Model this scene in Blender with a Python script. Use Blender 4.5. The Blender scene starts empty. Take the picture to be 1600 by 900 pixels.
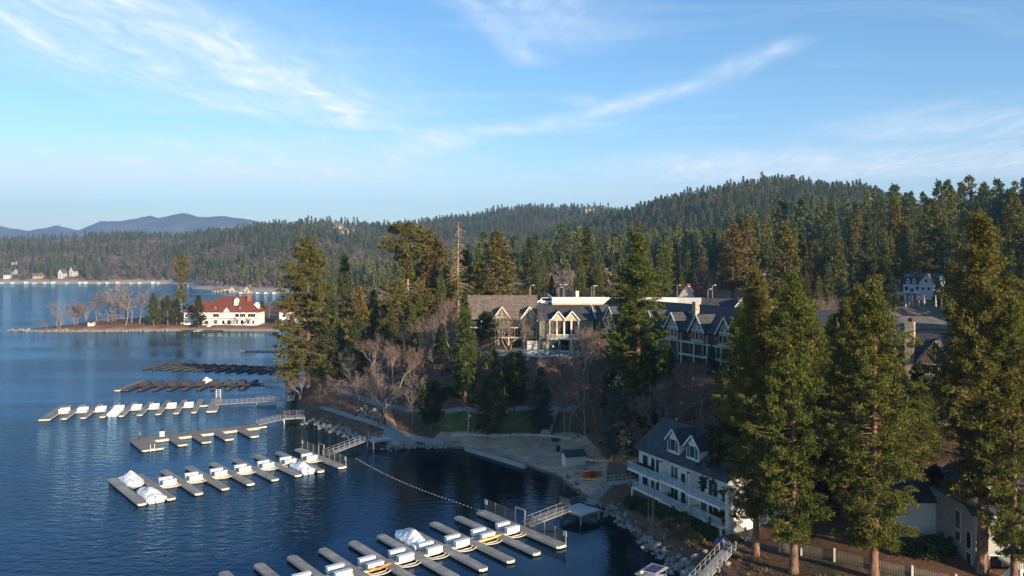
import bpy, math, random
import numpy as np
from mathutils import Vector, Matrix, geometry

# ------------------------------------------------------------------ camera, sky, sun, exposure
F, HOR, CAMH, K = 1220.0, 418.0, 38.0, 1.13
SC = bpy.context.scene
COL = SC.collection
cam = bpy.data.objects.new('camera', bpy.data.cameras.new('camera'))
COL.objects.link(cam)
cam.location = (0, 0, CAMH)
cam.rotation_euler = (math.radians(90), 0, 0)
cam.data.sensor_width = 36.0
cam.data.lens = 36.0 * F / 1600.0
cam.data.shift_y = -(450.0 - HOR) / 1600.0
cam.data.clip_start, cam.data.clip_end = 1.0, 60000.0
SC.camera = cam
SUN_AZ, SUN_EL = math.radians(38.0), math.radians(12.8)      # azimuth measured from straight behind the camera towards the right
SDIR = Vector((math.sin(SUN_AZ) * math.cos(SUN_EL), -math.cos(SUN_AZ) * math.cos(SUN_EL), math.sin(SUN_EL)))
SC.view_settings.view_transform = 'Standard'
SC.view_settings.look = 'None'
SC.view_settings.exposure = 0.86
SC.view_settings.gamma = 1.0
SC.view_settings.use_curve_mapping = False
SC.cycles.use_denoising = True
SC.cycles.max_bounces = 6
SC.cycles.diffuse_bounces = 3
SC.cycles.glossy_bounces = 3
SC.cycles.transmission_bounces = 2
SC.cycles.volume_bounces = 0
SC.cycles.caustics_reflective = False
SC.cycles.caustics_refractive = False
SC.cycles.sample_clamp_indirect = 6.0

class N:
    """tiny node-tree writer"""
    def __init__(self, nt):
        self.nt = nt
    def new(self, t, **kw):
        n = self.nt.nodes.new(t)
        for k, v in kw.items():
            setattr(n, k, v)
        return n
    def set(self, sock, v):
        if isinstance(v, bpy.types.NodeSocket):
            self.nt.links.new(v, sock)
        else:
            sock.default_value = v
    def math(self, op, a, b=0.0, c=0.0, clamp=False):
        n = self.new('ShaderNodeMath', operation=op, use_clamp=clamp)
        self.set(n.inputs[0], a); self.set(n.inputs[1], b); self.set(n.inputs[2], c)
        return n.outputs[0]
    def vmath(self, op, a, b=(0, 0, 0), scale=1.0):
        n = self.new('ShaderNodeVectorMath', operation=op)
        self.set(n.inputs[0], a); self.set(n.inputs[1], b)
        if op == 'SCALE':
            self.set(n.inputs[3], scale)
        return n.outputs[1] if op in ('LENGTH', 'DOT_PRODUCT', 'DISTANCE') else n.outputs[0]
    def smooth(self, v, lo, hi):
        n = self.new('ShaderNodeMapRange', interpolation_type='SMOOTHSTEP')
        self.set(n.inputs[0], v); n.inputs[1].default_value = lo; n.inputs[2].default_value = hi
        return n.outputs[0]
    def noise(self, vec, scale, detail=4.0, rough=0.55, dist=0.0):
        n = self.new('ShaderNodeTexNoise')
        self.set(n.inputs['Vector'], vec)
        n.inputs['Scale'].default_value = scale; n.inputs['Detail'].default_value = detail
        n.inputs['Roughness'].default_value = rough; n.inputs['Distortion'].default_value = dist
        return n.outputs[0]
    def mix(self, f, a, b):
        n = self.new('ShaderNodeMix', data_type='RGBA')
        self.set(n.inputs[0], f)
        self.set(n.inputs[6], a if isinstance(a, bpy.types.NodeSocket) else (*a[:3], 1))
        self.set(n.inputs[7], b if isinstance(b, bpy.types.NodeSocket) else (*b[:3], 1))
        return n.outputs[2]
    def mapping(self, vec, scale=(1, 1, 1), rot=(0, 0, 0)):
        n = self.new('ShaderNodeMapping')
        self.set(n.inputs[0], vec); n.inputs['Scale'].default_value = scale; n.inputs['Rotation'].default_value = rot
        return n.outputs[0]

SKY_STRENGTH = 0.135
HAZE_D = 8.0e-5
world = bpy.data.worlds.new('World'); SC.world = world; world.use_nodes = True
wn = N(world.node_tree)
for n_ in list(world.node_tree.nodes):
    world.node_tree.nodes.remove(n_)
sky = wn.new('ShaderNodeTexSky', sky_type='NISHITA')
sky.sun_disc = False
sky.sun_elevation = SUN_EL
sky.sun_rotation = math.pi - SUN_AZ
sky.altitude = 1500.0
sky.air_density = 1.0; sky.dust_density = 0.15; sky.ozone_density = 1.0
tc = wn.new('ShaderNodeTexCoord')
gen = tc.outputs['Generated']
sep = wn.new('ShaderNodeSeparateXYZ'); wn.set(sep.inputs[0], gen)
zc = wn.math('MAXIMUM', sep.outputs[2], 0.03)
comb = wn.new('ShaderNodeCombineXYZ')
wn.set(comb.inputs[0], wn.math('DIVIDE', sep.outputs[0], zc)); wn.set(comb.inputs[1], wn.math('DIVIDE', sep.outputs[1], zc))
cp = comb.outputs[0]                                   # position on a high, flat cloud layer
wob = wn.new('ShaderNodeTexNoise'); wn.set(wob.inputs['Vector'], cp); wob.inputs['Scale'].default_value = 0.9; wob.inputs['Detail'].default_value = 5
cpw = wn.vmath('ADD', cp, wn.vmath('SCALE', wn.vmath('SUBTRACT', wob.outputs['Color'], (.5, .5, .5)), scale=0.55))
def streak(a, b, width, gain, soft=1.0):
    ab = (b[0] - a[0], b[1] - a[1], 0); l2 = ab[0] ** 2 + ab[1] ** 2
    pa = wn.vmath('SUBTRACT', cpw, (a[0], a[1], 0))
    t = wn.math('DIVIDE', wn.vmath('DOT_PRODUCT', pa, ab), l2, clamp=True)
    proj = wn.vmath('SCALE', ab, scale=t)
    d = wn.vmath('DISTANCE', pa, proj)
    m = wn.smooth(d, width * 1.55, 0.0)
    return wn.math('MULTIPLY', wn.math('POWER', m, soft * 1.25), gain * .92)
fib = wn.noise(wn.mapping(cpw, (7.0, 1.1, 1.0), (0, 0, 0.16)), 1.0, 8, 0.62, 0.6)
fib2 = wn.noise(wn.mapping(cpw, (0.55, 2.6, 1.0), (0, 0, -0.35)), 1.0, 8, 0.6, 0.8)
fine = wn.noise(wn.mapping(cpw, (3.2, 1.6, 1.0), (0, 0, .5)), 1.0, 10, 0.68, 0.5)
total = None
for args in [((-1.50, 2.6), (-1.10, 5.4), 0.44, 1.0, 1.2), ((-2.1, 2.8), (-1.35, 4.7), 0.95, 0.65, 1.0),
             ((-1.12, 7.6), (-0.50, 5.75), 0.42, 0.75, 1.1), ((-0.55, 5.8), (0.40, 5.45), 0.36, 0.62, 1.1), ((0.40, 5.35), (0.92, 4.35), 0.24, 0.62, 1.1),
             ((0.92, 4.35), (1.25, 3.6), 0.16, 0.5, 1.1), ((-0.19, 2.9), (0.10, 3.75), 0.13, 0.42, 1.0), ((0.08, 2.6), (0.20, 3.3), 0.34, 0.42, 1.0), ((0.36, 4.6), (0.42, 4.75), 0.16, 0.5, 1.0),
             ((-6.0, 8.5), (-2.4, 8.0), 2.0, 0.95, 0.7), ((2.2, 8.0), (6.0, 7.2), 1.4, 0.95, 0.7), ((3.0, 5.6), (5.5, 5.0), 0.9, 0.5, 0.9), ((-2.6, 9.0), (5.0, 11.5), 2.4, 0.35, 0.9)]:
    s_ = streak(*args)
    total = s_ if total is None else wn.math('MAXIMUM', total, s_)
tex = wn.math('MULTIPLY', wn.smooth(fine, 0.30, 0.74), wn.smooth(fib, 0.25, 0.72))
bandm = wn.math('MULTIPLY', total, wn.math('ADD', wn.math('MULTIPLY', tex, 1.25), 0.30))
veil = wn.math('MULTIPLY', wn.smooth(fib2, 0.50, 0.85), 0.20)
cmask = wn.math('MULTIPLY', wn.math('ADD', bandm, veil), wn.smooth(sep.outputs[2], 0.0, 0.05), clamp=True)
hs = wn.new('ShaderNodeHueSaturation'); hs.inputs['Hue'].default_value = 0.503; hs.inputs['Saturation'].default_value = 1.30; hs.inputs['Value'].default_value = 0.95
wn.set(hs.inputs['Color'], sky.outputs[0])
hazy = wn.math('MULTIPLY', wn.math('POWER', wn.smooth(sep.outputs[2], 0.20, -0.02), 1.3), 0.78)      # pale air near the horizon
mixc = wn.mix(cmask, wn.mix(hazy, hs.outputs[0], (2.9, 3.25, 3.35)), (5.4, 5.4, 5.5))
bg = wn.new('ShaderNodeBackground'); wn.set(bg.inputs[0], mixc); bg.inputs[1].default_value = SKY_STRENGTH
wo = wn.new('ShaderNodeOutputWorld'); world.node_tree.links.new(bg.outputs[0], wo.inputs[0])

sl = bpy.data.lights.new('sun', 'SUN'); sl.energy = 5.0; sl.angle = math.radians(0.6); sl.color = (1.0, 0.80, 0.56)
sun = bpy.data.objects.new('sun', sl); COL.objects.link(sun)
sun.rotation_euler = SDIR.to_track_quat('Z', 'Y').to_euler()
sun.location = (0, 0, 200)

# ------------------------------------------------------------------ materials
MAT = {}
def principled(name):
    m = bpy.data.materials.new(name); m.use_nodes = True
    n = N(m.node_tree); b = m.node_tree.nodes['Principled BSDF']
    MAT[name] = m
    return m, n, b
def surf(name, c, rough=0.7, var=0.18, scale=1.5, c2=None, bump=0.0, bscale=6.0, metal=0.0, spec=0.4, stretch=(1, 1, 1), patches=0.0):
    """plain weathered surface: base colour varied by two noises, optional fine relief"""
    m, n, b = principled(name)
    pos = n.new('ShaderNodeNewGeometry').outputs['Position']
    p = n.mapping(pos, stretch)
    f = n.smooth(n.noise(p, scale, 6, 0.65), 0.3, 0.7)
    lo = c2 or tuple(x * (1 - var) for x in c); hi = tuple(min(1, x * (1 + var * .6)) for x in c)
    col = n.mix(f, lo, hi)
    if patches:
        f2 = n.smooth(n.noise(pos, scale * .17, 3, 0.5), 0.5, 0.75)
        col = n.mix(n.math('MULTIPLY', f2, patches), col, tuple(x * .45 for x in c))
    oi = n.new('ShaderNodeObjectInfo')
    hv = n.new('ShaderNodeHueSaturation'); n.set(hv.inputs['Color'], col)
    n.set(hv.inputs['Value'], n.math('ADD', n.math('MULTIPLY', oi.outputs['Random'], 0.16), 0.92))
    n.set(b.inputs['Base Color'], hv.outputs[0])
    b.inputs['Roughness'].default_value = rough; b.inputs['Metallic'].default_value = metal
    b.inputs['Specular IOR Level'].default_value = spec
    if bump:
        bp = n.new('ShaderNodeBump'); bp.inputs['Strength'].default_value = 0.7; bp.inputs['Distance'].default_value = bump
        n.set(bp.inputs['Height'], n.noise(p, bscale, 5, 0.6)); n.set(b.inputs['Normal'], bp.outputs[0])
    return m
def leafy(name, dark, light, tip, orand=0.35, trans=0.25):
    """foliage: each needle spray gets its own tint, each tree its own shift"""
    m, n, b = principled(name)
    g = n.new('ShaderNodeNewGeometry'); oi = n.new('ShaderNodeObjectInfo')
    r = g.outputs['Random Per Island']
    col = n.mix(r, dark, light)
    col = n.mix(n.smooth(n.math('FRACT', n.math('MULTIPLY', r, 7.31)), 0.82, 1.0), col, tip)
    big = n.noise(g.outputs['Position'], 0.35, 2, 0.5)
    hv = n.new('ShaderNodeHueSaturation'); n.set(hv.inputs['Color'], col)
    n.set(hv.inputs['Hue'], n.math('ADD', n.math('MULTIPLY', n.math('SUBTRACT', oi.outputs['Random'], 0.5), -0.09), 0.5))
    n.set(hv.inputs['Value'], n.math('ADD', n.math('ADD', n.math('MULTIPLY', oi.outputs['Random'], orand * 2), 1 - orand), n.math('MULTIPLY', n.math('SUBTRACT', big, .5), .5)))
    n.set(b.inputs['Base Color'], hv.outputs[0]); b.inputs['Roughness'].default_value = 0.65; b.inputs['Specular IOR Level'].default_value = 0.25
    tr = n.new('ShaderNodeBsdfTranslucent'); n.set(tr.inputs[0], hv.outputs[0])
    mx = n.new('ShaderNodeMixShader'); mx.inputs[0].default_value = trans
    m.node_tree.links.new(b.outputs[0], mx.inputs[1]); m.node_tree.links.new(tr.outputs[0], mx.inputs[2])
    m.node_tree.links.new(mx.outputs[0], m.node_tree.nodes['Material Output'].inputs[0])
    return m
leafy('pine_needles', (0.055, 0.066, 0.012), (0.180, 0.178, 0.028), (0.27, 0.235, 0.044), 0.15)
leafy('fir_needles', (0.028, 0.044, 0.016), (0.080, 0.096, 0.028), (0.12, 0.12, 0.036), 0.22)
leafy('cedar_needles', (0.045, 0.062, 0.014), (0.115, 0.135, 0.028), (0.16, 0.16, 0.04), 0.15)
leafy('spruce_needles', (0.040, 0.062, 0.058), (0.085, 0.115, 0.105), (0.12, 0.15, 0.14), 0.12)
leafy('old_pine_needles', (0.070, 0.070, 0.018), (0.180, 0.160, 0.040), (0.25, 0.195, 0.06), 0.15)
leafy('far_needles', (0.050, 0.068, 0.022), (0.128, 0.150, 0.040), (0.18, 0.17, 0.05), 0.48)
leafy('bush_leaves', (0.022, 0.042, 0.012), (0.06, 0.09, 0.022), (0.09, 0.11, 0.03), 0.3)
leafy('dry_grass_blades', (0.10, 0.075, 0.035), (0.22, 0.16, 0.075), (0.28, 0.2, 0.1), 0.2)
leafy('bare_far_twigs', (0.13, 0.10, 0.085), (0.26, 0.19, 0.155), (0.30, 0.22, 0.17), 0.35, 0.1)
surf('pine_bark', (0.16, 0.10, 0.068), 0.9, 0.65, 3.0, stretch=(2, 2, .5), bump=.05, bscale=5)
surf('red_bark', (0.21, 0.12, 0.078), 0.9, 0.7, 3.0, stretch=(2, 2, .5), bump=.05, bscale=5)
surf('grey_bark', (0.26, 0.22, 0.19), 0.9, 0.4, 3.0, stretch=(2, 2, .5))
surf('dead_wood', (0.28, 0.20, 0.145), 0.85, 0.35, 2.0, stretch=(2, 2, .4))
surf('bare_twigs', (0.20, 0.15, 0.128), 0.9, 0.35, 1.0)
surf('pale_twigs', (0.25, 0.20, 0.175), 0.9, 0.35, 1.0)
surf('pink_twigs', (0.19, 0.125, 0.105), 0.9, 0.35, 1.0)
surf('dock_grey', (0.33, 0.315, 0.29), 0.75, 0.2, 1.2, bump=.006, bscale=14, patches=.25)
surf('dock_tan', (0.27, 0.225, 0.185), 0.8, 0.2, 1.2, bump=.006, bscale=14, patches=.25)
surf('dock_shaded_brown', (0.062, 0.052, 0.047), 0.8, 0.25, 1.2, patches=.3)  # brown decking, darkened further: tree shade on these docks is put into the colour
surf('dock_edge', (0.60, 0.56, 0.48), 0.6, 0.2, 2.0, patches=.35)
surf('float_black', (0.02, 0.02, 0.022), 0.6, 0.3, 2.0)
surf('locker_white', (0.76, 0.76, 0.75), 0.4, 0.05, 1.0, patches=.12)
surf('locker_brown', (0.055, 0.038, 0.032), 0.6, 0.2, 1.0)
surf('shrink_wrap', (0.74, 0.76, 0.79), 0.32, 0.10, 1.2, bump=.16, bscale=1.9, stretch=(1, 1, .6))
surf('galvanised', (0.48, 0.49, 0.49), 0.4, 0.12, 3.0, metal=0.55)
surf('white_paint', (0.74, 0.73, 0.70), 0.55, 0.07, 1.0, patches=.12)
surf('cream_trim', (0.60, 0.54, 0.43), 0.65, 0.08, 1.0)
surf('pale_trim', (0.64, 0.63, 0.58), 0.65, 0.08, 1.0)
surf('olive_siding', (0.25, 0.235, 0.17), 0.8, 0.14, 0.8, stretch=(1, 1, 6))
surf('sage_siding', (0.16, 0.20, 0.175), 0.8, 0.14, 0.8, stretch=(1, 1, 6))
surf('brown_siding', (0.14, 0.085, 0.06), 0.8, 0.2, 0.8, stretch=(1, 1, 6))
surf('tan_stucco', (0.46, 0.39, 0.28), 0.85, 0.12, 0.6)
surf('grey_siding', (0.36, 0.37, 0.35), 0.8, 0.1, 0.6, stretch=(1, 1, 7))
surf('white_siding', (0.60, 0.605, 0.595), 0.65, 0.07, 0.8, stretch=(1, 1, 7), patches=.1)
surf('roof_brown', (0.145, 0.112, 0.09), 0.9, 0.45, 0.9, patches=.3, bump=.03, bscale=3, stretch=(1, 1, 2.5))
surf('roof_slate', (0.052, 0.053, 0.060), 0.85, 0.45, 0.9, patches=.35, bump=.03, bscale=3, stretch=(1, 1, 2.5))
surf('roof_blue', (0.055, 0.06, 0.072), 0.85, 0.45, 0.9, patches=.4, bump=.03, bscale=3, stretch=(1, 1, 2.5))
surf('roof_red', (0.165, 0.045, 0.030), 0.85, 0.3, 0.5, bump=.05, bscale=3, stretch=(1, 1, 2.5))
surf('roof_dull_red', (0.17, 0.055, 0.04), 0.9, 0.3, 0.5)
surf('roof_tan', (0.15, 0.13, 0.108), 0.9, 0.25, 0.6)
surf('chimney_stone', (0.42, 0.34, 0.26), 0.9, 0.5, 1.6, bump=.06, bscale=2.2)
surf('brick_red', (0.33, 0.12, 0.07), 0.9, 0.3, 2.0)
surf('concrete', (0.40, 0.375, 0.34), 0.85, 0.14, 0.7, patches=.2)
surf('parapet_white', (0.62, 0.60, 0.56), 0.7, 0.05, 0.5)
surf('wood_new', (0.42, 0.27, 0.14), 0.75, 0.2, 2.0)
surf('wood_grey', (0.24, 0.215, 0.19), 0.85, 0.25, 2.0)
surf('shed_wood', (0.50, 0.42, 0.34), 0.8, 0.12, 2.0, stretch=(4, 4, .5))
surf('granite', (0.25, 0.235, 0.215), 0.85, 0.3, 1.6, bump=.05, bscale=4, patches=.3)
surf('dark_metal', (0.03, 0.03, 0.032), 0.5, 0.2, 2.0, metal=.4)
surf('shutter_green', (0.03, 0.085, 0.085), 0.6, 0.1, 2.0)
surf('kayak_yellow', (0.72, 0.52, 0.10), 0.35, 0.08, 1.5)
surf('kayak_orange', (0.75, 0.26, 0.05), 0.35, 0.1, 1.5)
surf('kayak_red', (0.58, 0.045, 0.03), 0.35, 0.1, 1.5)
surf('cloth_dark', (0.025, 0.027, 0.035), 0.9, 0.2, 3.0)
surf('cloth_green', (0.20, 0.24, 0.10), 0.9, 0.2, 3.0)
surf('cloth_white', (0.62, 0.60, 0.58), 0.9, 0.1, 3.0)
surf('skin', (0.45, 0.28, 0.20), 0.6, 0.1, 4.0)
surf('hair', (0.04, 0.025, 0.018), 0.7, 0.1, 4.0)
surf('tarp_blue', (0.10, 0.12, 0.30), 0.6, 0.1, 2.0)
surf('flag_red', (0.5, 0.06, 0.06), 0.8, 0.1, 2.0)
surf('solar_cell', (0.05, 0.05, 0.14), 0.2, 0.1, 2.0)
surf('car_white', (0.75, 0.76, 0.77), 0.3, 0.04, 2.0)
surf('rubber', (0.02, 0.02, 0.02), 0.8, 0.1, 2.0)
surf('pool_water', (0.07, 0.50, 0.64), 0.08, 0.1, 1.0, bump=.02, bscale=3)
surf('paving', (0.42, 0.37, 0.32), 0.85, 0.15, 0.6)
surf('path_grey', (0.29, 0.275, 0.255), 0.85, 0.15, 0.6, patches=.25)
surf('terrace_stone', (0.15, 0.115, 0.09), 0.9, 0.4, 1.2, bump=.05, bscale=3)
surf('asphalt', (0.06, 0.06, 0.062), 0.9, 0.2, 0.6)
surf('sand', (0.43, 0.30, 0.20), 0.95, 0.25, 0.5, bump=.06, bscale=1.2, patches=.45)
m = MAT['sand']; n = N(m.node_tree); b = m.node_tree.nodes['Principled BSDF']; src_ = b.inputs['Base Color'].links[0].from_socket
gp_ = n.new('ShaderNodeNewGeometry').outputs['Position']; so = n.new('ShaderNodeSeparateXYZ'); n.set(so.inputs[0], gp_)      # damp sand close to the water line, scuffed tracks above
col = n.mix(n.smooth(n.math('ADD', so.outputs[2], n.math('MULTIPLY', n.noise(gp_, .4, 3), .5)), .85, .35), src_, (.085, .062, .045))
col = n.mix(n.math('MULTIPLY', n.smooth(n.noise(n.mapping(gp_, (.25, 1.2, 1), (0, 0, .5)), 1.1, 4, .6, 1.2), .56, .66), .4), col, (.12, .09, .07)); n.set(b.inputs['Base Color'], col)
surf('lawn', (0.080, 0.115, 0.024), 0.95, 0.45, 0.5, c2=(0.085, 0.062, 0.028), bump=.05, bscale=5)
surf('mesh_fence', (0.15, 0.145, 0.125), 0.6, 0.15, 2.0)
surf('curtain', (0.45, 0.40, 0.33), 0.9, 0.1, 1.0)
for nm_ in ('dock_grey', 'dock_tan', 'dock_shaded_brown'):
    m = MAT[nm_]; n = N(m.node_tree); b = m.node_tree.nodes['Principled BSDF']; src_ = b.inputs['Base Color'].links[0].from_socket
    so = n.new('ShaderNodeSeparateXYZ'); n.set(so.inputs[0], n.new('ShaderNodeTexCoord').outputs['Object'])
    fy = n.math('FRACT', n.math('MULTIPLY', so.outputs[1], .55)); fx = n.math('FRACT', n.math('MULTIPLY', so.outputs[0], .55))
    ln = n.math('MAXIMUM', n.math('LESS_THAN', fy, .045), n.math('LESS_THAN', fx, .045))
    tone = n.noise(n.vmath('FLOOR', n.vmath('SCALE', n.new('ShaderNodeTexCoord').outputs['Object'], scale=.55)), 7.3, 0, 0)
    n.set(b.inputs['Base Color'], n.mix(n.math('MULTIPLY', ln, .6), n.mix(n.math('MULTIPLY', n.smooth(tone, .35, .65), .35), src_, (.12, .105, .09)), (.05, .045, .04)))
m, n, b = principled('glass_dark')
oi = n.new('ShaderNodeObjectInfo'); n.set(b.inputs['Base Color'], n.mix(n.smooth(oi.outputs['Random'], .45, 1.0), (0.010, 0.011, 0.014), (0.085, 0.082, 0.075))); b.inputs['Roughness'].default_value = 0.08; b.inputs['Specular IOR Level'].default_value = 0.5
m, n, b = principled('glass_panel')
b.inputs['Base Color'].default_value = (0.40, 0.45, 0.47, 1); b.inputs['Roughness'].default_value = 0.12; b.inputs['Alpha'].default_value = 0.42

# water: dark body colour, rippled glossy surface
m, n, b = principled('lake_water')
pos = n.new('ShaderNodeNewGeometry').outputs['Position']
b.inputs['Base Color'].default_value = (0.0005, 0.003, 0.009, 1); b.inputs['Roughness'].default_value = 1.0; b.inputs['Specular IOR Level'].default_value = 0.0
calm = n.smooth(n.noise(n.mapping(pos, (.006, .022, 1), (0, 0, .3)), 1.0, 4, .55, .6), 0.36, 0.62)
sx_ = n.new('ShaderNodeSeparateXYZ'); n.set(sx_.inputs[0], pos)
open_w = n.math('ADD', n.math('MULTIPLY', n.smooth(n.math('ADD', sx_.outputs[0], n.math('MULTIPLY', sx_.outputs[1], .12)), 4.0, -34.0), .74), .26)      # the bay behind the docks lies in the lee
w1 = n.noise(n.mapping(pos, (.5, 1.0, 1), (0, 0, .35)), 0.8, 3, .55, .4)
w2 = n.noise(n.mapping(pos, (.55, 1.0, 1), (0, 0, -.25)), 2.4, 3, .55, .3)
hgt = n.math('ADD', n.math('MULTIPLY', w1, 0.55), n.math('MULTIPLY', w2, 0.22))
bp = n.new('ShaderNodeBump'); n.set(bp.inputs['Strength'], n.math('MULTIPLY', n.math('ADD', n.math('MULTIPLY', calm, 0.75), 0.25), open_w)); bp.inputs['Distance'].default_value = 0.44
n.set(bp.inputs['Height'], hgt); n.set(b.inputs['Normal'], bp.outputs[0])
gl = n.new('ShaderNodeBsdfGlossy'); gl.inputs['Color'].default_value = (0.40, 0.66, 0.92, 1); gl.inputs['Roughness'].default_value = 0.05; n.set(gl.inputs['Normal'], bp.outputs[0])
fr_ = n.new('ShaderNodeFresnel'); fr_.inputs[0].default_value = 1.333; n.set(fr_.inputs['Normal'], bp.outputs[0])
mx = n.new('ShaderNodeMixShader'); n.set(mx.inputs[0], fr_.outputs[0]); m.node_tree.links.new(b.outputs[0], mx.inputs[1]); m.node_tree.links.new(gl.outputs[0], mx.inputs[2]); m.node_tree.links.new(mx.outputs[0], m.node_tree.nodes['Material Output'].inputs[0])

# ground: forest litter, with pale drawdown banks where the mesh carries them
m, n, b = principled('forest_floor')
pos = n.new('ShaderNodeNewGeometry').outputs['Position']
f1 = n.smooth(n.noise(pos, 0.22, 6, .65), .35, .68); f2 = n.smooth(n.noise(pos, 1.7, 5, .7), .35, .7)
c = n.mix(f1, (0.175, 0.085, 0.050), (0.235, 0.130, 0.078)); c = n.mix(f2, c, (0.095, 0.06, 0.04))
c = n.mix(n.smooth(n.noise(pos, 0.06, 5, .6), .56, .70), c, (0.060, 0.062, 0.024))
at = n.new('ShaderNodeAttribute', attribute_name='bank')
c = n.mix(at.outputs['Fac'], c, n.mix(n.noise(pos, .35, 5, .7), (0.30, 0.25, 0.20), (0.62, 0.55, 0.46)))
n.set(b.inputs['Base Color'], c); b.inputs['Roughness'].default_value = 0.95; b.inputs['Specular IOR Level'].default_value = 0.2
bp = n.new('ShaderNodeBump'); bp.inputs['Distance'].default_value = .12; n.set(bp.inputs['Height'], n.noise(pos, 2.5, 6, .7)); n.set(b.inputs['Normal'], bp.outputs[0])
m, n, b = principled('mountain_brush')
pos = n.new('ShaderNodeNewGeometry').outputs['Position']
c = n.mix(n.smooth(n.noise(pos, .0022, 8, .65), .42, .62), (0.05, 0.055, 0.04), (0.17, 0.125, 0.09))
n.set(b.inputs['Base Color'], c); b.inputs['Roughness'].default_value = 1.0

# ------------------------------------------------------------------ object helpers
def link(o, parent=None):
    COL.objects.link(o)
    if parent is not None:
        o.parent = parent
    return o
def tag(o, label=None, cat=None, group=None, kind=None):
    if label: o['label'] = label
    if cat: o['category'] = cat
    if group: o['group'] = group
    if kind: o['kind'] = kind
    return o
def thing(name, loc, rz, label, cat, group=None):
    o = bpy.data.objects.new(name, None); o.empty_display_size = .2
    o.location = loc; o.rotation_euler = (0, 0, rz)
    return tag(link(o), label, cat, group)
_cubes = {}
def cube_mesh(mat):
    if mat not in _cubes:
        me = bpy.data.meshes.new('block_' + mat)
        v = [(x, y, z) for x in (-.5, .5) for y in (-.5, .5) for z in (-.5, .5)]
        me.from_pydata(v, [], [(0, 1, 3, 2), (4, 6, 7, 5), (0, 4, 5, 1), (2, 3, 7, 6), (0, 2, 6, 4), (1, 5, 7, 3)])
        me.materials.append(MAT[mat]); _cubes[mat] = me
    return _cubes[mat]
def box(name, parent, mat, x0, x1, y0, y1, z0, z1, rot=(0, 0, 0)):
    o = bpy.data.objects.new(name, cube_mesh(mat))
    o.location = ((x0 + x1) / 2, (y0 + y1) / 2, (z0 + z1) / 2)
    o.scale = (abs(x1 - x0), abs(y1 - y0), abs(z1 - z0)); o.rotation_euler = rot
    return link(o, parent)
def beam(name, parent, mat, p, q, w, d=None):
    """square bar from p to q"""
    p, q = Vector(p), Vector(q); d = d or w
    o = bpy.data.objects.new(name, cube_mesh(mat)); v = q - p
    o.location = (p + q) / 2; o.scale = (w, d, v.length)
    o.rotation_euler = v.to_track_quat('Z', 'Y').to_euler()
    return link(o, parent)
def mesh(name, parent, mat, verts, faces, smooth=False, loc=None):
    me = bpy.data.meshes.new(name); me.from_pydata([tuple(v) for v in verts], [], faces); me.update()
    me.materials.append(MAT[mat])
    if smooth:
        me.polygons.foreach_set('use_smooth', [True] * len(me.polygons))
    o = bpy.data.objects.new(name, me)
    if loc is not None: o.location = loc
    return link(o, parent)
def np_mesh(name, V, Q, mat, smooth=False):
    """mesh data from numpy arrays; Q holds quads (m,4)"""
    me = bpy.data.meshes.new(name); V = np.asarray(V, np.float32); Q = np.asarray(Q, np.int32)
    me.vertices.add(len(V)); me.vertices.foreach_set('co', V.ravel())
    me.loops.add(Q.size); me.loops.foreach_set('vertex_index', Q.ravel())
    me.polygons.add(len(Q)); me.polygons.foreach_set('loop_start', np.arange(0, Q.size, Q.shape[1], dtype=np.int32))
    if smooth: me.polygons.foreach_set('use_smooth', np.ones(len(Q), bool))
    me.update(calc_edges=True); me.materials.append(MAT[mat])
    return me
class MB:
    """several small solids that make ONE part"""
    def __init__(self): self.v, self.f = [], []
    def box(self, x0, x1, y0, y1, z0, z1):
        b = len(self.v)
        self.v += [(x, y, z) for x in (x0, x1) for y in (y0, y1) for z in (z0, z1)]
        self.f += [tuple(b + i for i in q) for q in [(0, 1, 3, 2), (4, 6, 7, 5), (0, 4, 5, 1), (2, 3, 7, 6), (0, 2, 6, 4), (1, 5, 7, 3)]]
    def tube(self, pts, r, n=5):
        pts = [Vector(p) for p in pts]; b = len(self.v); rr = r if isinstance(r, (list, tuple)) else [r] * len(pts)
        for i, p in enumerate(pts):
            t = (pts[min(i + 1, len(pts) - 1)] - pts[max(i - 1, 0)]).normalized()
            u = t.cross(Vector((0, 0, 1)) if abs(t.z) < .9 else Vector((1, 0, 0))).normalized(); w = t.cross(u)
            for k in range(n):
                a = 2 * math.pi * k / n
                self.v.append(tuple(p + (u * math.cos(a) + w * math.sin(a)) * rr[i]))
        for i in range(len(pts) - 1):
            for k in range(n):
                self.f.append((b + i * n + k, b + i * n + (k + 1) % n, b + (i + 1) * n + (k + 1) % n, b + (i + 1) * n + k))
        self.f.append(tuple(b + k for k in range(n))); self.f.append(tuple(b + (len(pts) - 1) * n + k for k in range(n)))
    def build(self, name, parent, mat, smooth=False, loc=None):
        return mesh(name, parent, mat, self.v, self.f, smooth, loc)
def lathe(name, parent, mat, prof, n=12, loc=None, smooth=True):
    v, f = [], []
    for r, z in prof:
        for k in range(n):
            a = 2 * math.pi * k / n; v.append((r * math.cos(a), r * math.sin(a), z))
    for i in range(len(prof) - 1):
        for k in range(n):
            f.append((i * n + k, i * n + (k + 1) % n, (i + 1) * n + (k + 1) % n, (i + 1) * n + k))
    f.append(tuple(reversed(range(n)))); f.append(tuple((len(prof) - 1) * n + k for k in range(n)))
    return mesh(name, parent, mat, v, f, smooth, loc)
ORD = ['first', 'second', 'third', 'fourth', 'fifth', 'sixth', 'seventh', 'eighth', 'ninth', 'tenth', 'eleventh', 'twelfth', 'thirteenth', 'fourteenth']

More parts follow.
